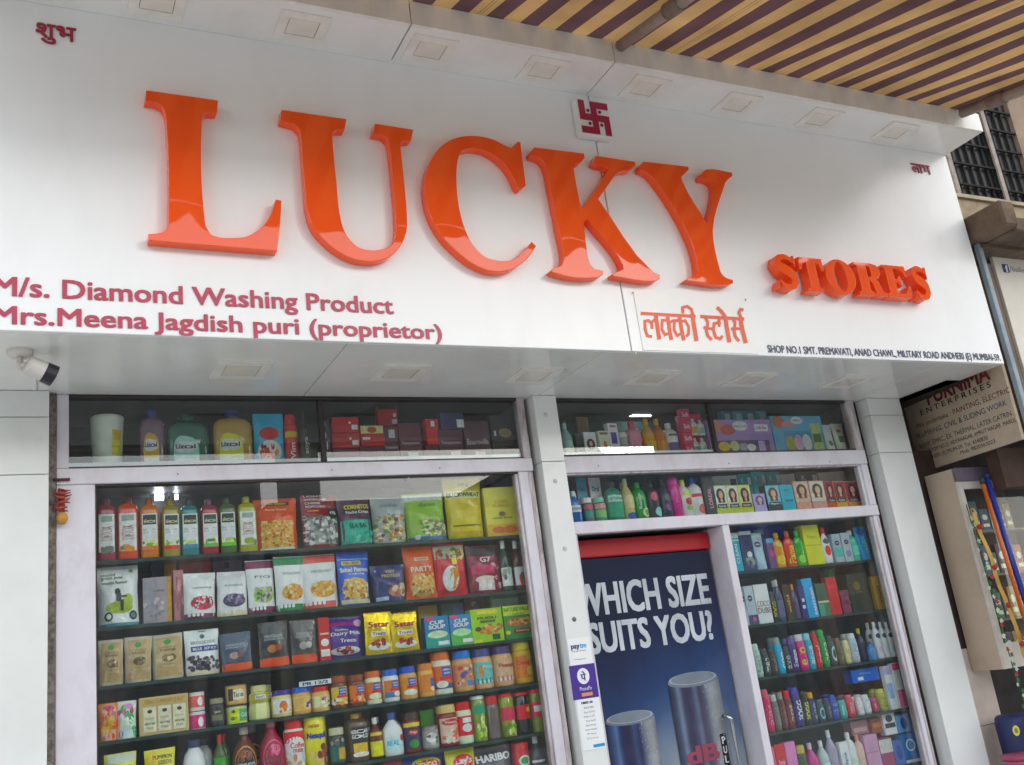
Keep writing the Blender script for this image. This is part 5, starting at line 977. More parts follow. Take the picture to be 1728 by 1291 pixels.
TR('box', 'gift_box', 'lilac baby gift box with window', 1203, 1312, 708, '9a80b0', [R_(.1, .1, .92, .42, '4f4560'), E_(.2, .26, .09, .13, 'c9b23a'), E_(.36, .27, .07, .14, 'b9c48a'), E_(.5, .24, .09, .1, '8a9aa8'), E_(.62, .22, .07, .1, 'd5d5dd'), R_(.74, .12, .84, .4, 'b9a0c9'), E_(.14, .8, .11, .16, 'c98a6a'), E_(.3, .72, .12, .14, 'b0574a'), E_(.5, .82, .12, .14, 'e0d9d0'), T_('Baby Care', .5, .8, .2, .08, '6a4a8a'), R_(.72, .66, .94, .86, 'dcd2dc'), T_('Gift Set', .83, .76, .18, .08, '7a4a6a')], rz=0, cat='box')
TR('box', 'gift_box', 'sky blue baby gift box with bottles', 1312, 1399, 702, '5f9dba', [E_(.14, .84, .12, .16, 'b5684a'), E_(.32, .78, .12, .08, 'c98a8a'), E_(.5, .88, .12, .1, 'dfe0d8'), T_('Baby', .5, .88, .14, .06, '4a6a9a'), R_(.2, .08, .96, .6, '4a88a8'), E_(.3, .28, .09, .2, '9a9a4a'), E_(.46, .3, .08, .22, 'd0a8c0'), E_(.62, .3, .09, .22, 'd9e2e2'), R_(.74, .1, .94, .8, 'a8b97a'), R_(.76, .3, .92, .52, '5a6a4a')], rz=0, cat='box')
TR('tube', 'cream_tube', 'white cream tube with green leaf', 1398, 1418, 715, 'd9ddd4', [E_(.5, .35, .2, .1, '4a8a5a')], cap='d5d9d2', cat='tube'); TR('tube', 'cream_tube', 'white cream tube with dark green square', 1418, 1438, 713, 'd5d2c8', [R_(.25, .36, .78, .58, '3f6f4a'), R_(.3, .7, .7, .8, 'b0604a')], cap='d9d5cc', cat='tube')
for i in range(4): TR('box', 'soap_box', f'teal box behind the gift boxes, {ORD[i]} of four', 1232+i*20, 1250+i*20, 694, ['4a8f98', '5aa8b0', '3f7f8a', '6ab4bc'][i], [R_(.3, .7, .8, .95, 'c9e0e2')], cat='box', yo=.12)

# ---- shelf above the cooler
def R2(kind, name, desc, u0, u1, vt, body, dec=(), **k): return pr('R2', kind, name, desc, u0, u1, vt, body, dec, **k)
R2('bottle', 'mouthwash_bottle', 'blue mouthwash bottle at the pillar', 967, 988, 828, '1f5a9a', [R_(.1, .36, .9, .56, 'dfe6ec'), T_('LISTERINE', .5, .46, .7, .07, '2a3a5a')], cap='c9d9e0', cat='bottle', d=.035, glassy=True)
R2('jar', 'mouthwash_bottle', 'short teal mouthwash with red foot', 991, 1009, 839, '1f5a5a', [R_(.05, .55, .95, .72, 'b54a5a'), R_(.05, .2, .95, .5, '2a7a72'), R_(.05, .0, .95, .1, 'b52a3a')], cap='dfe0dc', cat='bottle')
R2('jar', 'mouthwash_bottle', 'short green mouthwash with pink label', 1011, 1031, 838, '3a7a52', [R_(.05, .55, .95, .74, 'c98a86'), R_(.05, .2, .95, .5, '7aa86a')], cap='8ab09a', cat='bottle')
for i, (a, b, c, k) in enumerate(((982, 1000, 'b53a2a', '4a8aa0'), (1004, 1024, 'c42a30', 'cfe0e6'))): R2('box', 'toothpaste_carton', ['red carton stacked behind the teal mouthwash', 'red and white carton behind the green mouthwash'][i], a, b, 805, c, [R_(.0, .55, 1, .98, k), T_('Oral', .5, .75, .6, .1, '1f5a8a', .03)], cat='box', yo=.08)
R2('lotion', 'mouthwash_bottle', 'big green mouthwash bottle with white band', 1032, 1062, 810, '14705a', [R_(.1, .48, .9, .64, '9ac4b4'), T_('LISTERINE', .5, .56, .74, .07, '2a3a44'), R_(.1, .12, .9, .46, '2a8a6a')], cap='2a3030', cat='bottle', d=.06, glassy=True)
R2('bottle', 'shampoo_bottle', 'cream shampoo bottle with blue oval', 1061, 1080, 806, 'b9ab7c', [E_(.5, .12, .34, .08, '2a4a9a'), R_(.2, .3, .8, .6, 'c9bd92')], cap='c9c2a0', cat='bottle')
R2('lotion', 'shampoo_bottle', 'bright green shampoo bottle with round label', 1080, 1102, 812, '1f8a3a', [E_(.62, .2, .26, .12, 'cfe0b0'), E_(.62, .2, .16, .08, '6a9a3a'), V_('Rejoice', .3, .5, .2, .4, 'd9ecd5')], cap='2a7a36', cat='bottle', glassy=True)
R2('lotion', 'shampoo_bottle', 'dark shampoo bottle with round teal label', 1103, 1124, 811, '2a2024', [E_(.6, .2, .28, .12, '8ac4c0'), E_(.4, .6, .2, .12, 'c9506a')], cap='1f1c20', cat='bottle')
R2('bottle', 'shampoo_bottle', 'black shampoo bottle with violet sparkle', 1124, 1144, 806, '2a2433', [N_(.2, .2, .8, .6, ['7a4a8a', '4a3a5a'], 8, .1)], cap='1f1c24', cat='bottle')
R2('can', 'talc_bottle', 'hot pink talc bottle', 1142, 1160, 804, 'c92f86', [N_(.1, .1, .9, .8, ['e068a8', 'a8236e'], 14, .1)], cap='d94a98', cat='bottle')
R2('lotion', 'shampoo_bottle', 'white shampoo bottle with yellow cap', 1158, 1178, 808, 'd9dcc9', [R_(.2, .58, .8, .68, 'c9c23a'), E_(.5, .42, .2, .1, 'b52a4a'), E_(.5, .25, .2, .07, '8ab05a')], cap='c9d06a', cat='bottle')
R2('lotion', 'shampoo_bottle', 'white shampoo bottle with blue cap', 1176, 1198, 804, 'dfe2e0', [R_(.1, .5, .9, .58, 'c93a4a'), E_(.6, .2, .24, .12, 'd95a5a')], cap='274a9a', cat='bottle')
R2('box', 'conditioner_carton', 'black carton with pink lettering', 1196, 1214, 803, '1c211f', [V_('LOREAL', .5, .45, .34, .5, 'c98a98', .03)], cat='box')
HAIR = {}
def dye(desc, u0, u1, vt, top, hair, skin, foot, txt=None):
    dec = [R_(.02, .3, .98, .97, top), E_(.5, .68, .34, .22, hair), R_(.24, .42, .78, .66, hair), E_(.52, .68, .17, .13, skin), E_(.52, .50, .1, .07, skin), R_(.0, .0, 1, .24, foot)]
    if txt: dec += [R_(.1, .24, .9, .38, '3a3638'), T_(txt, .5, .31, .6, .07, 'd9d2d0')]
    R2('box', 'hair_dye_box', desc, u0, u1, vt, foot, dec, cat='box', rz=0)
dye('hair dye box with lime foot, left of three', 1212, 1233, 819, 'd6d6c4', '17161a', 'c99a84', 'b0bb62', 'Garnier'); dye('hair dye box with lime foot, middle of three', 1233, 1253, 819, 'd9d5ba', '1c181a', 'd0968a', 'b2bd5a', 'Garnier'); dye('hair dye box with lime foot, right of three', 1253, 1274, 818, 'd9c98a', '17151a', 'd08a86', 'b0bd56', 'Garnier')
dye('lilac hair dye box with smiling face', 1276, 1297, 833, 'a89ac9', '5a4a6a', 'c9a0a0', 'a8a0c4'); dye('sky blue box with woman in jacket', 1299, 1323, 818, '7ab4c4', '5a4030', 'd0a890', '2a3a44', 'Bigen')
R2('box', 'hair_dye_box', 'plain cyan hair dye box', 1324, 1346, 818, '3fa5b9', [R_(.3, .38, .42, .44, '1f3a44'), R_(.5, .38, .62, .44, '1f3a44'), R_(.7, .38, .82, .44, '1f3a44'), T_('Bigen', .5, .8, .4, .06, '1f5a6a')], cat='box', rz=0)
dye('beige hair colour box with profile portrait', 1347, 1373, 812, 'd0b4a0', '5a382e', 'd5a890', 'c9988a'); dye('beige hair colour box with brunette portrait', 1374, 1399, 811, 'd9cbb9', '4a342c', 'd9b4a0', 'cf9a90')
for i, (a, b) in enumerate(((1400, 1415), (1415, 1433), (1434, 1456))): dye(['magenta hair colour box beside the beige ones', 'magenta hair colour box in the middle of three', 'magenta hair colour box at the frame'][i], a, b, 812, '8a2a4a', '2a1c1e', 'c99a86', ['c9602e', 'd9a03a', 'd98a5a'][i], 'Color')
for i, (a, b, v, c) in enumerate(((1216, 1257, 803, 'd2d9cf'), (1258, 1281, 800, '4a9a9a'), (1281, 1306, 796, '55acb0'), (1306, 1331, 796, '3f9aa4'), (1331, 1355, 800, 'cfd2cf'), (1356, 1396, 796, '6a7478'), (1396, 1440, 796, 'd0cfc8'))):
    R2('box', 'carton', f'{["white", "sea green", "mint", "teal", "small white", "slate grey", "ivory"][i]} carton in the row behind the hair dyes', a, b, v, c, [R_(.7, .75, .94, .92, '2a2a2a' if i == 0 else 'd5e2e2'), T_('K', .3, .85, .2, .12, 'd9ecec', .02)], cat='box', yo=.12)

# ---- right column
def CC(row, kind, name, desc, u0, u1, vt, body, dec=(), **k): return pr(row, kind, name, desc, u0, u1, vt, body, dec, **k)
V1 = lambda s, c='e6ecf0': [V_(s, .5, .45, .34, .5, c, .02)]
NV = [E_(.5, .68, .26, .08, '1a2440'), T_('NIVEA', .5, .68, .3, .04, 'e6ecf0')]
CC('C1', 'box', 'cream_carton', 'slim cyan carton at the left frame', 1243, 1257, 899, '2f9ab5', [R_(.0, .86, 1, .99, 'd9e6ea'), R_(0, .78, 1, .82, 'd9d0a0')]+V1('CLEAN')); CC('C1', 'box', 'wash_carton', 'navy carton with white flower', 1259, 1279, 896, '2a3358', [R_(.0, .9, 1, .99, 'c9d2d9'), E_(.5, .7, .24, .08, '1a2040'), E_(.6, .4, .2, .08, 'dcdccf'), N_(.3, .1, .8, .3, ['5a6a72', '8a948a'], 8, .12)], cat='box')
CC('C1', 'tube', 'face_wash_tube', 'pale blue face wash tube', 1280, 1301, 898, '9fb4c4', [R_(.05, .86, .95, .97, 'c9dbe4')]+NV, cap='b9c9d4', cat='tube'); CC('C1', 'box', 'wash_carton', 'small violet carton with blue top', 1302, 1314, 908, '5a3a6a', [R_(0, .84, 1, .98, '4aa0b9'), E_(.5, .5, .3, .12, 'b53a7a')], cat='box')
CC('C1', 'box', 'soap_box', 'deep blue cartons stacked behind the face wash', 1262, 1340, 886, '2438a0', [R_(.3, .8, .5, .9, '8ab0d0')], cat='box', yo=.14)
CC('C1', 'lotion', 'body_wash_bottle', 'orange body wash bottle', 1314, 1332, 899, 'd98a1f', [E_(.5, .22, .34, .14, 'e6b93a'), R_(.3, .6, .7, .7, 'b9b46a')], cap='d09a2a', cat='bottle', d=.03, glassy=True); CC('C1', 'lotion', 'body_wash_bottle', 'red orange body wash bottle', 1333, 1350, 896, 'c94a2a', [V_('Fiama', .5, .35, .5, .5, 'e6c94a', .02)], cap='d0604a', cat='bottle', d=.03, glassy=True); CC('C1', 'lotion', 'body_wash_bottle', 'bright green body wash bottle', 1350, 1366, 895, '2a9a3a', [E_(.5, .2, .3, .12, '8ac94a')], cap='3aa84a', cat='bottle', d=.03, glassy=True)
CC('C1', 'box', 'soap_box', 'yellow soap carton pair standing tall', 1366, 1394, 886, 'c9c72a', [R_(.0, .48, 1, .5, 'a8a424'), T_('Pears', .5, .7, .6, .1, 'b0a83a')], cat='box'); CC('C1', 'bottle', 'antiseptic_bottle', 'white bottle with red cap', 1395, 1411, 890, 'e0e2e2', [E_(.5, .62, .3, .08, '3a4a6a'), E_(.5, .36, .24, .14, 'c9303a')], cap='d03a34', cat='bottle', d=.03)
CC('C1', 'box', 'cream_carton', 'grey and teal carton with round logo', 1413, 1427, 901, '9aa8b0', [R_(0, .2, 1, .52, '5aa8a0')]+NV, cat='box'); CC('C1', 'box', 'cream_carton', 'grey carton with round logo beside the pump bottle', 1428, 1443, 899, 'a8b0b8', NV+[E_(.5, .28, .3, .12, '7a86a8')], cat='box')
CC('C1', 'lotion', 'pump_bottle', 'sea green pump bottle', 1443, 1460, 894, '4fae9a', [R_(.2, .2, .8, .5, '6ac4ae')], cap='e0e6e6', cat='bottle', glassy=True); CC('C1', 'tube', 'face_wash_tube', 'big bright blue tube at the right frame', 1458, 1477, 888, '1f8ac0', V1('CLEAN', '6ac4e0')+[E_(.5, .85, .34, .1, '1a5aa0')], cap='2a9ad0', cat='tube')
CC('C2', 'tube', 'face_wash_tube', 'silver tube with round logo at the left frame', 1258, 1270, 990, 'b4bcc4', NV, cap='a8b4c0', cat='tube'); CC('C2', 'box', 'cream_carton', 'grey carton with dark round logo', 1266, 1282, 989, 'a9b2ba', NV+[R_(0, 0, 1, .25, '2a3a5a'), E_(.6, .14, .18, .06, 'c94a7a')], cat='box')
CC('C2', 'box', 'perfume_carton', 'white carton with chain lettering', 1283, 1307, 986, 'd9dcd9', [T_('COCO', .5, .5, .9, .14, '5a3a34', .0), T_('DUBE', .5, .33, .9, .14, '5a3a34', .0)], cat='box', rz=0)
FG = lambda c: [V_('FOGG', .5, .42, .5, .5, c, .03)]
CC('C2', 'can', 'spray_can', 'slim black can with gold upright lettering', 1308, 1318, 998, '2a2420', FG('b0a03a'), cap='3a342c', cat='can'); CC('C2', 'bottle', 'perfume_bottle', 'slate violet perfume bottle', 1319, 1331, 978, '3a3a5e', [R_(.1, .1, .9, .5, '5a5a7a')], cap='b9b4b0', cat='bottle', d=.025); CC('C2', 'box', 'perfume_carton', 'dark brown carton with gold lettering', 1332, 1344, 986, '33261f', V1('wild', 'c9922e'), cat='box'); CC('C2', 'bottle', 'perfume_bottle', 'purple bottle with orange cap', 1344, 1356, 986, '4a3558', [], cap='d98a2e', cat='bottle', d=.025)
CC('C2', 'box', 'perfume_carton', 'indigo carton with white blocks', 1357, 1367, 988, '2a2a6a', [R_(.2, .3, .7, .4, 'c9cfe0'), R_(.3, .5, .7, .6, 'c9cfe0')], cat='box'); CC('C2', 'box', 'perfume_carton', 'leaning sky blue carton with white upright word', 1367, 1384, 976, '2f95cf', [V_('FANTASIA', .76, .42, .24, .7, 'e0f0f6', .03)], cat='box', tilt=-.03); CC('C2', 'box', 'perfume_carton', 'dark green carton pair with white band', 1385, 1405, 984, '2a4a3a', [R_(0, .0, .5, .38, '2f8a7a'), R_(.0, .4, 1, .46, 'b9b49a'), R_(.5, .0, 1, .38, '3f5f34')], cat='box'); CC('C2', 'box', 'perfume_carton', 'red carton with angled lid', 1406, 1423, 974, 'b52a34', [R_(0, .7, 1, .8, 'c93f44')], cat='box'); CC('C2', 'box', 'perfume_carton', 'wine coloured carton beside the red one', 1424, 1440, 996, '6a1f42', [N_(.1, .3, .9, .9, ['8a2a5a', '4a1630'], 10, .14)], cat='box'); CC('C2', 'tub', 'brush_cup', 'green ribbed cup behind the red cartons', 1412, 1432, 958, '1f6f4a', [R_(.2+.2*i, .1, .26+.2*i, .9, '2a8a5a') for i in range(4)], cat='cup', yo=.1); CC('C2', 'box', 'perfume_carton', 'large dark olive carton with gold emblem', 1440, 1478, 968, '33382f', [E_(.4, .68, .16, .12, '6a5f3a'), R_(.3, .5, .6, .54, '5a5236')], cat='box', yo=.03); CC('C2', 'box', 'perfume_carton', 'slim gold carton at the right frame', 1484, 1497, 972, 'a8842e', V1('oud', '6a5220'), cat='box')
def canrow(row, items):
    for (desc, a, b, v, c, cap, txt) in items:
        CC(row, 'can', 'spray_can', desc, a, b, v, c, [R_(.08, .1, .92, .66, c)]+(FG(txt[1]) if not txt[0] else [V_(txt[0], .5, .4, .5, .5, txt[1], .02)]), cap=cap, cat='can')
canrow('C3', [('white green deodorant can at the left frame', 1280, 1294, 1086, 'a9bfb4', 'bccdc4', ('fresh', '7a948a')), ('charcoal deodorant can with white code', 1295, 1306, 1094, '2f3638', '3a4244', ('men', 'b9c0c0')), ('brown deodorant can', 1307, 1317, 1096, '44352e', '4f3f36', ('oud', '8a7464')), ('sky blue deodorant can with grey cap', 1319, 1331, 1075, '3aa0c4', '8a948f', ('cool', 'd9ecf2')), ('black deodorant can beside the sky blue one', 1332, 1342, 1090, '26262a', '38383c', ('axe', '9a9aa0')), ('violet deodorant can with white script', 1343, 1354, 1076, '4a3a7a', '6a5a92', ('Engage', 'e0dcec')), ('magenta deodorant can with yellow script', 1356, 1371, 1070, 'c9207a', 'd9c4cc', ('evo', 'e0b93a')), ('turquoise deodorant can', 1371, 1382, 1068, '3f9fb4', '8ac4cc', ('aqua', 'd9eef0')), ('red deodorant can', 1383, 1393, 1067, 'c42a36', 'd0404a', ('red', 'e8b0ac')), ('green deodorant can', 1394, 1406, 1062, '1f8a4a', '2f9a58', ('herb', 'b9dcb4')), ('dark teal deodorant can with ring', 1407, 1419, 1072, '22363a', '2c4246', ('O', 'a9c0c0')), ('olive brown deodorant can', 1420, 1430, 1076, '55503f', '66604c', ('musk', '8a846a')), ('cream deodorant can', 1432, 1443, 1080, 'cbbd96', 'd2c6a4', ('soft', 'a8966a')), ('silver roll-on with white cap', 1444, 1457, 1068, 'aab4bf', 'dfe4e6', ('dry', '8a96a4'))])
CC('C3', 'bottle', 'perfume_bottle', 'dark bottle with yellow cap in shadow', 1459, 1472, 1060, '3a2f4a', [], cap='d9b02a', cat='bottle', yo=.04); CC('C3', 'bottle', 'perfume_bottle', 'small blue bottle before the white bottles', 1474, 1485, 1082, '4a86b9', [], cap='3a5a8a', cat='bottle')
for i, (a, b) in enumerate(((1487, 1497), (1498, 1507), (1508, 1517))): CC('C3', 'lotion', 'lotion_bottle', ['white lotion bottle with blue logo, left of three', 'white lotion bottle with blue logo, middle of three', 'white lotion bottle with blue logo, right of three'][i], a, b, 1049, 'd5dce6', [E_(.5, .62, .3, .07, '1f2a5a'), E_(.5, .25, .25, .08, ['d9a8c0', 'b9c4d4', 'a8b4cc'][i])], cap='dfe4ea', cat='bottle')
canrow('C4', [('tall pink deodorant can at the left frame', 1300, 1313, 1163, 'd02f5e', 'e0626e', ('pink', 'e88aa0')), ('grey bottle beside the tall pink can', 1314, 1324, 1172, '6f6a68', 'b9b9b6', ('oud', '8a8480')), ('brown red deodorant can', 1325, 1335, 1168, '5f3a38', '8a8a86', ('rush', '8a5a54')), ('scarlet capped maroon can', 1336, 1347, 1165, '6a2a2c', 'c9382e', ('hot', 'b9a08a')), ('violet can with white upright lettering', 1350, 1363, 1160, '2f2a6a', '4a3fa0', ('', 'dfe0ee')), ('black can with yellow upright lettering', 1364, 1374, 1166, '23262a', '3a3a30', ('', 'd2cf3a')), ('navy can with orange cap', 1375, 1385, 1168, '2a2f55', 'd99a3a', ('she', '8a94b0')), ('dark teal can with disc logo', 1387, 1399, 1180, '1f3a48', '33505c', ('O', '7ab0b4')), ('black slim can', 1400, 1409, 1178, '24242c', '3a3a42', ('night', '7a7a8a')), ('blue can with round foot', 1410, 1422, 1172, '2a3f8a', '3a55a8', ('wave', '6a8ac4')), ('aqua green can with white figure', 1424, 1435, 1174, '1f9a90', '26302f', ('Z', 'c9ece6')), ('red and pink roll-on', 1437, 1449, 1172, 'c4283a', 'd95a7a', ('rose', 'e8909a')), ('white short can beside the roll-on', 1453, 1463, 1176, 'd5d6d4', 'e0e0de', ('w', 'a8a8a8')), ('pale grey can with white letters', 1464, 1476, 1172, 'b9bcc0', 'cfd2d4', ('ama', 'e8e8e8')), ('raspberry roll-on', 1478, 1488, 1178, '9a2a4a', 'd94a8a', ('r', 'd98aa0')), ('gold green deodorant can', 1491, 1504, 1162, '9a9a3a', 'b9b45a', ('gold', '5a6a24'))])
CC('C4', 'box', 'soap_box', 'bright blue long carton lying at the back', 1440, 1486, 1128, '2558ae', [R_(.2, .15, .4, .4, 'c9d9ec'), T_('Nivea', .5, .65, .4, .2, '6a9ad9')], vb=1152, cat='box', yo=.03, rz=0); CC('C4', 'box', 'cream_carton', 'tall white and lavender carton', 1506, 1519, 1124, 'd2d9e2', [R_(.0, .25, .7, .6, '8aa4d0'), R_(.0, .8, 1, .98, 'b0a8cc')], cat='box'); CC('C4', 'box', 'cream_carton', 'tall white and pink carton', 1520, 1533, 1119, 'd9dadf', [R_(.0, .02, 1, .4, 'cf4a7a'), R_(.0, .84, 1, .99, 'c94a72')], cat='box')
for (desc, kind, a, b, v, c, dec, cap) in (('pink box beside the left frame', 'box', 1308, 1320, 1262, 'cf6a8a', [R_(.2, .3, .8, .7, 'b54a6e')], None), ('red box between the pink ones', 'box', 1320, 1338, 1256, 'b52a36', [T_('Ponds', .5, .6, .6, .12, 'e8b0b4'), R_(0, 0, 1, .3, 'd98aa0')], None), ('large rose pink box', 'box', 1338, 1356, 1252, 'cf7fae', [E_(.5, .35, .3, .12, 'b55a94')], None), ('green jar with gold lid', 'jar', 1359, 1375, 1258, '3a4a34', [R_(.1, .1, .9, .5, '8a9a7a')], 'b9a45a'), ('magenta tube with silver cap', 'bottle', 1377, 1394, 1254, 'b5307a', [R_(.1, .1, .9, .4, 'd95a9a')], 'c9b4ba'), ('clear bottle with white cap', 'bottle', 1396, 1412, 1250, 'a8b8b4', [R_(.2, .1, .8, .45, 'c4d4d0')], 'dfe4e2'), ('lilac clear bottle with tall white cap', 'bottle', 1412, 1427, 1232, '9a90a4', [], 'dcd9dc'), ('white carton with blue word', 'box', 1428, 1442, 1252, 'd2dade', [V_('Spa', .5, .5, .4, .4, '3a6a9a')], None), ('white milk lotion bottle', 'lotion', 1443, 1458, 1236, 'd5e0d4', [R_(.2, .1, .8, .4, 'b9cdb9')], 'dfe6dc'), ('peach tall bottle', 'lotion', 1458, 1470, 1240, 'd2b0a4', [], 'cf8a74'), ('mauve box pair', 'box', 1470, 1492, 1240, 'b58aa4', [R_(.0, .5, 1, .52, '8a6a80')], None), ('wine coloured low box', 'box', 1492, 1514, 1246, '8a3a5a', [R_(.0, .5, 1, .96, 'b9b4b0')], None), ('blue glass shaped box', 'box', 1515, 1531, 1250, '3a5a9a', [E_(.5, .5, .3, .3, '2a3f8a')], None), ('blue box with round white crest', 'box', 1532, 1556, 1238, '24609a', [E_(.5, .6, .3, .22, 'c9dce6'), E_(.5, .6, .22, .16, '2a6aa4'), R_(0, .0, 1, .1, 'c9d5d9')], None)):
    CC('C5', kind, {'box': 'cream_carton', 'jar': 'cream_jar', 'bottle': 'lotion_bottle', 'lotion': 'lotion_bottle'}[kind], desc, a, b, v, c, dec, cap=cap)
pr('C5', 'box', 'cream_carton', 'black and white carton with round logo, stacked', 1497, 1516, 1201, 'dcdcda', [E_(.5, .7, .28, .16, '1f1c22'), R_(.08, .3, .92, .5, '26242a')], vb=1242, cat='box', yo=.02); pr('C5', 'box', 'cream_carton', 'pale blue carton stacked at the right frame', 1517, 1540, 1206, '6a9aca', [E_(.5, .5, .26, .34, '2a3f8a')], vb=1238, cat='box', yo=.02); pr('C5', 'box', 'cream_carton', 'copper brown carton stacked in the middle', 1474, 1494, 1212, '8a4f34', [R_(.1, .4, .9, .7, 'b5744a')], vb=1240, cat='box', yo=.04)
pr('C5', 'box', 'cream_carton', 'dusky pink carton stacked behind the milk lotion', 1440, 1468, 1216, 'a88084', [R_(.1, .2, .9, .5, 'c9a4a4')], vb=1242, cat='box', yo=.06)

# ---- a second rank behind the round packs, showing in the gaps between them
for row, kind, desc, t, w, d, yo, vb in list(FRONTS):
    if row not in ('L4', 'L5', 'C2', 'C3', 'C4', 'R2') or kind in ('box', 'pouch', 'pillow', 'tube') or yo or vb: continue
    suf = ROWS[row][2]; lab = 'back-row twin of the '+desc+', '+suf
    if len(lab.split()) > 16: lab = 'twin behind the '+desc+', '+suf
    if len(lab.split()) > 16: continue
    c = t.copy(); COL.objects.link(c); c.location.y += d+.02; c.location.x += w*prnd.uniform(.35, .6); c.rotation_euler[2] = prnd.uniform(-.5, .5)
    c['label'] = lab; USED_LABELS.setdefault(lab, []).append(c.name)
    for chd in t.children:
        k = chd.copy(); COL.objects.link(k); k.parent = c
# ------------------------------------------------------------------ the neighbour on the right
m_conc = grime('stained_concrete', '7d6856', '43352a', .8, 5, .9, .7, 30, lo=.35, hi=.65)
m_plas = grime('old_plaster', '9c8672', '655344', .7, 3, .9, .4, 30, lo=.38, hi=.7)
m_dkw = mat('2a2725', .85, var=.25)
nb = thing('neighbour_building', 'old plastered building behind with barred window and concrete ledge', 'building', (5.6, 4.4, GZ))
WY = 3.62
wz0 = at(1615, 333, WY).z; wx0 = at(1606, 268, WY).x-.02; wx1 = at(1704, 190, WY).x
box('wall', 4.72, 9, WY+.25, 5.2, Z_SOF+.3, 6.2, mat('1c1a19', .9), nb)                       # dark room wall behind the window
box('window_surround', wx1, 9, WY, WY+.249, wz0+.03, 6.0, m_plas, nb)
box('lintel', 4.715, wx1-.001, WY, WY+.249, at(1670, 150, WY).z, 6.0, m_plas, nb)
box('sill', 4.715, 9, WY-.03, WY+.249, wz0-.012, wz0+.012, grime('pale_sill', 'b3a68c', '7a6c58', .7, 8, .9), nb)
box('apron_wall', 4.715, 9, WY-.01, WY+.249, 1.55, wz0-.013, grime('yellowed_plaster', 'a8977a', '6a5a46', .8, 9, .9, .6), nb)
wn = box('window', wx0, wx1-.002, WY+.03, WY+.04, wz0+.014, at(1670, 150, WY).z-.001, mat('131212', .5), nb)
m_bar = mat('211e1c', .95, 0); m_strip = grime('peeling_strip', 'a5958a', '5f4f48', .8, 14, .8)
zt_ = at(1670, 150, WY).z
for k, x in enumerate([wx0+.05+.075*i for i in range(int((wx1-wx0)/.075))]):
    box('bar', x, x+.012, WY+.014, WY+.026, wz0+.014, zt_, m_bar, wn)
z = wz0+.10; k = 0
while z < zt_:
    box('bar', wx0, wx1-.004, WY+.0, WY+.0135, z, z+.012, m_bar, wn); z += .15; k += 1
for u, v in ((1612, 300), (1690, 300)):
    x = at(u, v, WY-.01).x; box('mullion', x-.018, x+.018, WY-.012, WY-.001, wz0+.014, zt_, m_strip, wn)
# concrete ledge with its raised end block
lz0, lz1 = 1.968, 2.118
V, F = bevel(boxv(4.728, 4.845, 3.09, WY-.031, lz0, lz1), BOXF, .012); mk('ledge_block', V, F, m_conc, nb)
V, F = bevel(boxv(4.846, 9, 3.12, WY-.031, lz0-.01, lz1-.075), BOXF, .008); mk('ledge', V, F, m_conc, nb)
box('soffit_beam', 4.80, 9, 3.30, 3.58, lz0-.03, lz0-.011, m_conc, nb)

# posts at the end of the sign
pst = thing('steel_post', 'bluish grey steel post beside the end of the sign', 'post', (4.74, 3.31, GZ))
px_ = at(1645, 410, 3.33).x
box('shaft', px_, px_+.035, 3.315, 3.345, GZ, 1.967, grime('galvanised_blue', '93a2ad', '5d6a74', .7, 7, .5, .2), pst, b=.003)
wp = thing('wooden_post', 'weathered brown wooden post beside the white board', 'post', (4.83, 3.34, GZ))
wx = at(1668, 470, 3.36).x
box('shaft', wx-.015, wx+.042, 3.35, 3.40, GZ, 1.865, grime('weathered_wood', '7d6a5a', '43352b', .8, 9, .9, .6, 60, stretch=(6, 6, .6)), wp, b=.003)
# white board with a page link
bY = 3.40
bx0 = at(1672, 428, bY).x; bz1 = at(1690, 425, bY).z; 
wb = thing('white_board', 'white advertising board with small blue square logo', 'signboard', (bx0+.6, bY, 1.0))
box('board', bx0+.002, bx0+1.6, bY, bY+.02, .86, bz1, grime('cream_flex', 'e6dfd2', 'c9beac', .5, 2, .6, .05), wb, b=.002)
fx = at(1690, 447, bY); fz = at(1695, 453, bY).z
box('logo', fx.x, fx.x+.052, bY-.003, bY-.001, fz-.026, fz+.026, mat('2f3a80', .4), wb)
text_line('lettering', 'f', fx.x+.02, fx.x+.042, fz-.022, .04, bY-.0034, mat('eef0f6', .4), wb, .05, .0006)
text_line('lettering', '/lisileni', fx.x+.062, fx.x+.23, fz-.016, .032, bY-.0012, mat('8d8c98', .4), wb, .0, .0006)
text_line('lettering', 'Bisleri', bx0+.42, bx0+1.2, bz1-.55, .18, bY-.0012, mat('2f8a8a', .4), wb, .03, .0006)

# hand-painted board that faces along the shop front
N = Vector((4.742, 3.352, 0)); FAR = Vector((4.852, 4.14, 0)); dv = (FAR-N); L_ = dv.length; ux = -dv.normalized()      # text runs from far to near
nv = Vector((-abs(dv.y), dv.x, 0)).normalized()                                                                   # faces -x
BZ0, BZ1 = .843, 1.42
pu = thing('painted_board', 'brown hand-painted contractor signboard hanging under the end of the sign', 'signboard', (4.8, 3.75, BZ0))
def bpt(s, z, o=0.): q = FAR+ux*s+nv*o; return (q.x, q.y, z)
V = [bpt(0, BZ0, -.02), bpt(L_, BZ0, -.02), bpt(L_, BZ1, -.02), bpt(0, BZ1, -.02), bpt(0, BZ0), bpt(L_, BZ0), bpt(L_, BZ1), bpt(0, BZ1)]
mk('board', V, [(0, 3, 2, 1), (4, 5, 6, 7), (0, 1, 5, 4), (1, 2, 6, 5), (2, 3, 7, 6), (3, 0, 4, 7)], grime('stained_tin', 'c0ae98', '927d68', .6, 5, .7, .1, lo=.4, hi=.72), pu)
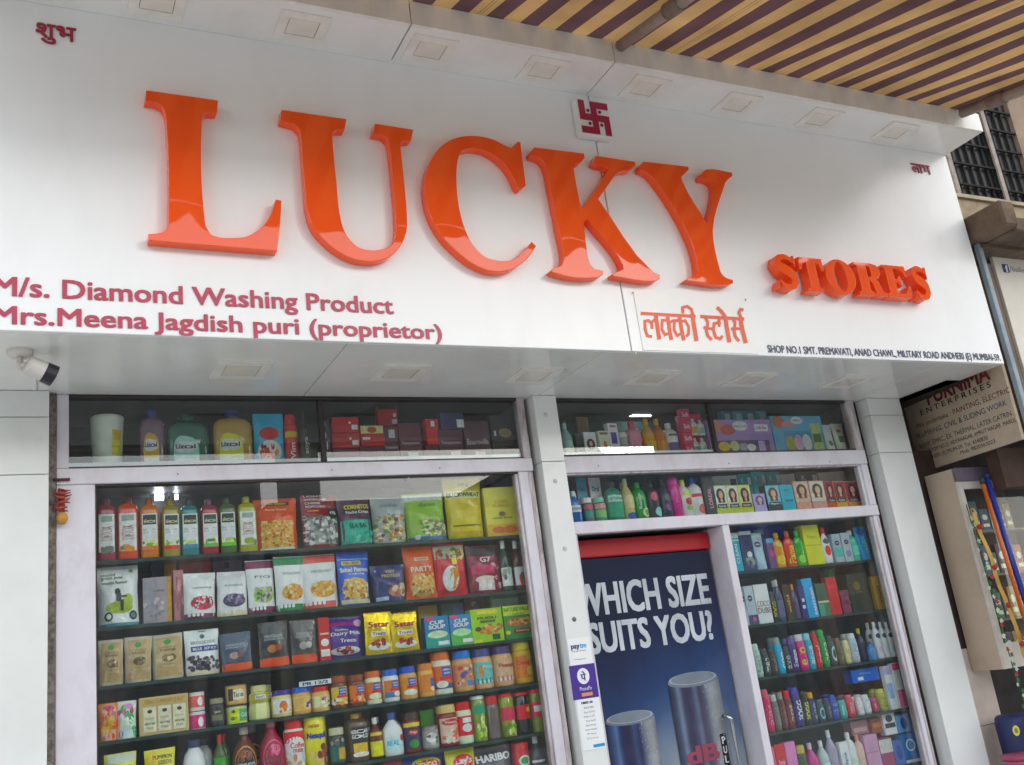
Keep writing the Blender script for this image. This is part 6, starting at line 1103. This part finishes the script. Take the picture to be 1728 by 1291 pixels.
def ptxt(s, a, b, z, cap, col, bold=.01):
    P, F, x0, x1, y0, y1 = glyphs(s, bold); H = glyphs('H', bold)[5]
    Q = [bpt(a+(p[0]-x0)/(x1-x0)*(b-a), z+p[1]/H*cap, .0015+p[2]*.00005) for p in P]
    for g in words(P, F):
        ids = sorted({i for f in g for i in f}); mp = {i: k for k, i in enumerate(ids)}
        mk('lettering', [Q[i] for i in ids], [[mp[i] for i in f] for f in g], mat(col, .6, var=.2, vscale=30), pu)
def pz(u, v):                                         # board coordinates under a picture point
    d = ray(u, v); t = N.dot(nv)/d.dot(nv); p = d*t; return (p-FAR).dot(ux), p.z
def pline(s, ua, va, ub, vb, cap, col, bold=.01):
    a, za = pz(ua, va); b, zb_ = pz(ub, vb); ptxt(s, a, b, (za+zb_)/2, cap, col, bold)
pline('PURNIMA', 1566, 682, 1673, 641, .088, '7a2430', .035)
pline('E N T E R P R I S E S', 1554, 698, 1674, 656, .032, '3a3236', .015)
pline('We undertake : PAINTING, ELECTRIC', 1547, 722, 1706, 664, .03, '7a4238', .0); pline('PLUMBING, CIVIL & SLIDING WORK', 1548, 741, 1700, 683, .03, '40506a', .0)
pline('RAMP, EMRC, EX. THERMAL, LATER CATRIN', 1553, 757, 1708, 702, .028, '4a5a4a', .0); pline('ADD : ROOM NO 21 VIDYANAGAR, AMRUT NAGAR, MAROL', 1552, 769, 1716, 712, .022, '4a2f2c', .0)
pline('ANDHERI (E) MUM-59. Tel: 4340830', 1560, 779, 1668, 741, .022, '3a2f2e', .0); pline('Mob: 9820563023', 1622, 768, 1680, 746, .02, '3a2f2e', .0)

# tiled pier and dark opening below
m_til = grime('pink_marble_tile', 'cdbdb1', 'a08f84', .5, 6, .35, .05)
pr2 = thing('tiled_pier', 'narrow pinkish tiled pier beside the white end pillar', 'pier', (4.68, 4.1, GZ))
tx0, tx1 = 4.600, at(1700, 1250, 4.0).x
zj = at(1672, 1222, 4.0).z
for a, b in ((GZ, zj-.6), (zj-.598, zj-.0015), (zj+.0015, at(1625, 1095, 4.0).z)): box('tile', tx0, tx1, 3.998, 4.01, a, b, m_til, pr2, b=.001)
box('core', tx0, tx1-.004, 4.0105, 4.3, GZ, .95, grime('bare_brick', '43332d', '211a18', .8, 14, .95, 1, 40), pr2)
nw = thing('neighbour_stall', 'dark open-fronted stall next to the shop', 'stall', (5.6, 4.6, GZ))
box('back_wall', 4.62, 7.5, 5.0, 5.1, GZ, 1.6, mat('262120', .9, var=.2), nw); box('floor', tx1+.002, 7.5, 3.96, 5.0, GZ, GZ+.02, mat('4a443e', .9), nw)
box('ceiling', 4.60, 7.5, 3.6, 5.0, 1.25, 1.30, mat('33291f', .9, var=.2), nw); box('fascia_beam', 4.88, 7.5, 3.62, 3.70, .64, .86, grime('rusty_beam', '4f3a30', '2a201b', .8, 6, .9, .5), nw)

# hanging cabinet with glass front
cF = at(1586, 880, 3.96); cX = cF.x; cN = atx(1632, 880, cX).y
cz1 = atx(1600, 793, cX).z; cz0 = atx(1670, 1131, cX).z
cb = thing('hanging_cabinet', 'beige side wall cabinet with white framed glass front', 'cabinet', (cX+.3, 3.8, cz0))
m_bei = grime('beige_laminate', 'bfab97', '94806e', .6, 3, .6, .05); m_wfr = grime('dirty_white_frame', 'd5cec2', '9c9080', .6, 6, .6, .05)
cR = cX+.62
box('side_board', cX, cX+.016, cN+.016, 3.99, cz0, cz1, m_bei, cb); box('bottom_board', cX+.017, cR, cN+.016, 3.99, cz0, cz0+.016, m_bei, cb); box('back_board', cX+.017, cR, 3.97, 3.985, cz0+.017, cz1, mat('5a4c42', .8), cb)
box('top_board', cX+.017, cR, cN+.016, 3.968, cz1-.016, cz1, m_bei, cb)
hz = at(1650, 811, cN).z; hz2 = at(1655, 824, cN).z
box('header_board', cX, cR, cN-.012, cN+.004, hz, cz1, mat('6f6274', .6, var=.15), cb)
box('frame_stile', cX, cX+.034, cN-.004, cN+.015, cz0, hz-.001, m_wfr, cb); box('frame_rail', cX+.035, cR, cN-.004, cN+.015, hz2, hz-.001, m_wfr, cb)
bz = at(1700, 1095, cN).z; box('frame_rail', cX+.035, cR, cN-.004, cN+.015, cz0, bz+.03, m_wfr, cb)
for k in range(1, 4): box('shelf', cX+.017, cR, cN+.04, 3.966, cz0+(hz2-cz0)*k/4, cz0+(hz2-cz0)*k/4+.012, mat('8a7a68', .7), cb)
box('glass_pane', cX+.036, cR, cN+.008, cN+.012, bz+.031, hz2-.001, glass_mat('cabinet_glass', (.93, .96, .95), .4, .02), cb)
rr = random.Random(5); n_ = 0
SH = ['lowest', 'second', 'third', 'top']
for k in range(4):
    zz = cz0+(hz2-cz0)*k/4+.0135 if k else cz0+.0165; x = cX+.05; j = 0
    while x < cX+.45:
        w = rr.uniform(.05, .075); h = rr.uniform(.10, .17); c = ['2f6a4a', '8a2a2c', 'b5862e', '3a4a7a', 'c9b48a', '5a2a4a', '3f7a8a', 'c96a3a'][(k*3+j*5) % 8]
        cn = {'2f6a4a': 'green', '8a2a2c': 'dark red', 'b5862e': 'ochre', '3a4a7a': 'indigo', 'c9b48a': 'tan', '5a2a4a': 'plum', '3f7a8a': 'teal', 'c96a3a': 'rust'}[c]
        t_ = thing('carton', f'{cn} carton, {ORD[j]} from the left on the {SH[k]} cabinet shelf', 'carton', (x+w/2, cN+.09, zz), 'goods in the hanging cabinet')
        box('carton', -w/2, w/2, -.03, .03, 0, h, mat(c, .45, var=.12, vscale=20), t_, b=.001, world=False)
        decals(lambda u, v, o, w=w, h=h: ((u-.5)*w, -.03-o, v*h), [E_(.5, .6, .3, .14, 'd9cfc0'), R_(.15, .15, .85, .3, 'e6d9b0')], t_)
        x += w+.008; j += 1
# garland and ribbon on the cabinet front
gy = cN-.03
g0, g1 = at(1630, 850, gy), at(1735, 1215, gy)
ga = thing('flower_garland', 'string of small red, white and green artificial flowers on cabinet', 'garland', tuple(g1))
pole('string', [g0, g1], .003, mat('2f5a34', .8), ga, 6)
FLM = [mat('c9c9bd', .7), mat('a82a3a', .7), mat('2f6f45', .7), mat('cfd2c6', .7), mat('3a7a50', .7)]
for i in range(46):
    k = i/45; c = g0.lerp(g1, k)+Vector((rr.uniform(-.018, .018), rr.uniform(-.02, .005), rr.uniform(-.006, .006)))
    nm = ['flower', 'flower', 'leaf', 'flower', 'leaf'][i % 5]; ac = Acc(); r = rr.uniform(.011, .017)
    for q in range(5):
        a = 2*math.pi*q/5+i; d_ = Vector((math.cos(a), -.5, math.sin(a))); e_ = Vector((-math.sin(a), 0, math.cos(a)))
        ac.add([c, c+d_*r*.6+e_*r*.4, c+d_*r*1.1, c+d_*r*.6-e_*r*.4, c+Vector((0, -.006, 0))], [(0, 1, 2, 3), (4, 3, 2, 1)])
    ac.build(nm, FLM[i % 5], ga)
rb = thing('yellow_ribbon', 'long yellow ribbon strip with red knots beside the garland', 'ribbon', tuple(at(1735, 1130, gy-.02)))
r0, r1 = at(1641, 858, gy-.02), at(1738, 1125, gy-.02)
V = []; F = []
for i in range(13):
    p = r0.lerp(r1, i/12)+Vector((.004*math.sin(i*2.1), .006*math.sin(i*1.3), 0)); V += [p+Vector((-.012, .002, 0)), p+Vector((.012, -.002, 0)), p+Vector((.012, .001, 0)), p+Vector((-.012, .005, 0))]
for i in range(12):
    for q in range(4): F.append((4*i+q, 4*i+(q+1) % 4, 4*i+4+(q+1) % 4, 4*i+4+q))
mk('strip', V, F, mat('d2a44a', .5, var=.15), rb)
for k in (.12, .38, .62, .86):
    p = r0.lerp(r1, k); V, F = lathe([(.004, -.014), (.015, -.006), (.016, .006), (.004, .014)], 10); mk('knot', [Vector(v)+p+Vector((0, -.006, 0)) for v in V], F, mat('b5322c', .6), rb)
# two long sticks leaning in front
bs = thing('blue_stick', 'long bright blue pole leaning before the cabinet', 'pole', tuple(at(1760, 1110, gy-.05)))
pole('shaft', [at(1665, 806, gy-.05), at(1762, 1115, gy-.06)], .016, mat('2a3a9c', .3), bs, 12); pole('cap', [at(1663.5, 800, gy-.05), at(1666, 808, gy-.05)], .019, mat('1f2a5a', .4), bs, 12)
os_ = thing('orange_stick', 'long orange pole leaning beside the blue one', 'pole', tuple(at(1735, 1110, gy-.05)))
pole('shaft', [at(1658, 815, gy-.045), at(1742, 1085, gy-.055)], .011, mat('d9641f', .35), os_, 12); pole('cap', [at(1656.5, 806, gy-.045), at(1658.5, 817, gy-.045)], .014, mat('2f3a34', .5), os_, 12)
# drum and basket at the lower right corner
dp = at(1722, 1205, 3.75)
dr = thing('plastic_drum', 'blue plastic drum with round yellow label, lower right corner', 'drum', (dp.x+.09, 3.86, dp.z-.25))
V, F = lathe([(.10, -.25), (.105, .0), (.108, .2), (.102, .23), (.09, .24)], 24); mk('body', V, F, mat('1f2c5e', .5), dr, smooth=True, world=False)
lp = at(1714, 1233, 3.745)
mk('round_label', [(lp.x+.026*math.cos(i*math.pi/10), 3.742, lp.z+.026*math.sin(i*math.pi/10)) for i in range(20)], [tuple(range(19, -1, -1))], mat('d9cf3a', .5), dr)
mk('label_centre', [(lp.x+.013*math.cos(i*math.pi/10), 3.7415, lp.z+.013*math.sin(i*math.pi/10)) for i in range(20)], [tuple(range(19, -1, -1))], mat('5a8a3a', .5), dr)
kp = at(1740, 1272, 3.68)
kb_ = thing('pink_basket', 'pink woven plastic basket, lower right corner', 'basket', (kp.x+.02, 3.74, kp.z-.2))
for i in range(9):
    V, F = lathe([(.085+.003*i, i*.022), (.092+.003*i, i*.022+.011), (.085+.003*i, i*.022+.02)], 24); mk('woven_ring', V, F, mat(['a84a66', 'b55a74'][i % 2], .45), kb_, smooth=True, world=False)

# ------------------------------------------------------------------ lift everything so that the pavement is z = 0
for o in bpy.data.objects:
    if o.parent is None: o.location.z += EYE
dups = {k: v for k, v in USED_LABELS.items() if len(v) > 1}
if dups: print('DUPLICATE LABELS', dups)
for k in USED_LABELS:
    if not 4 <= len(k.split()) <= 16: print('LABEL LENGTH', len(k.split()), k)
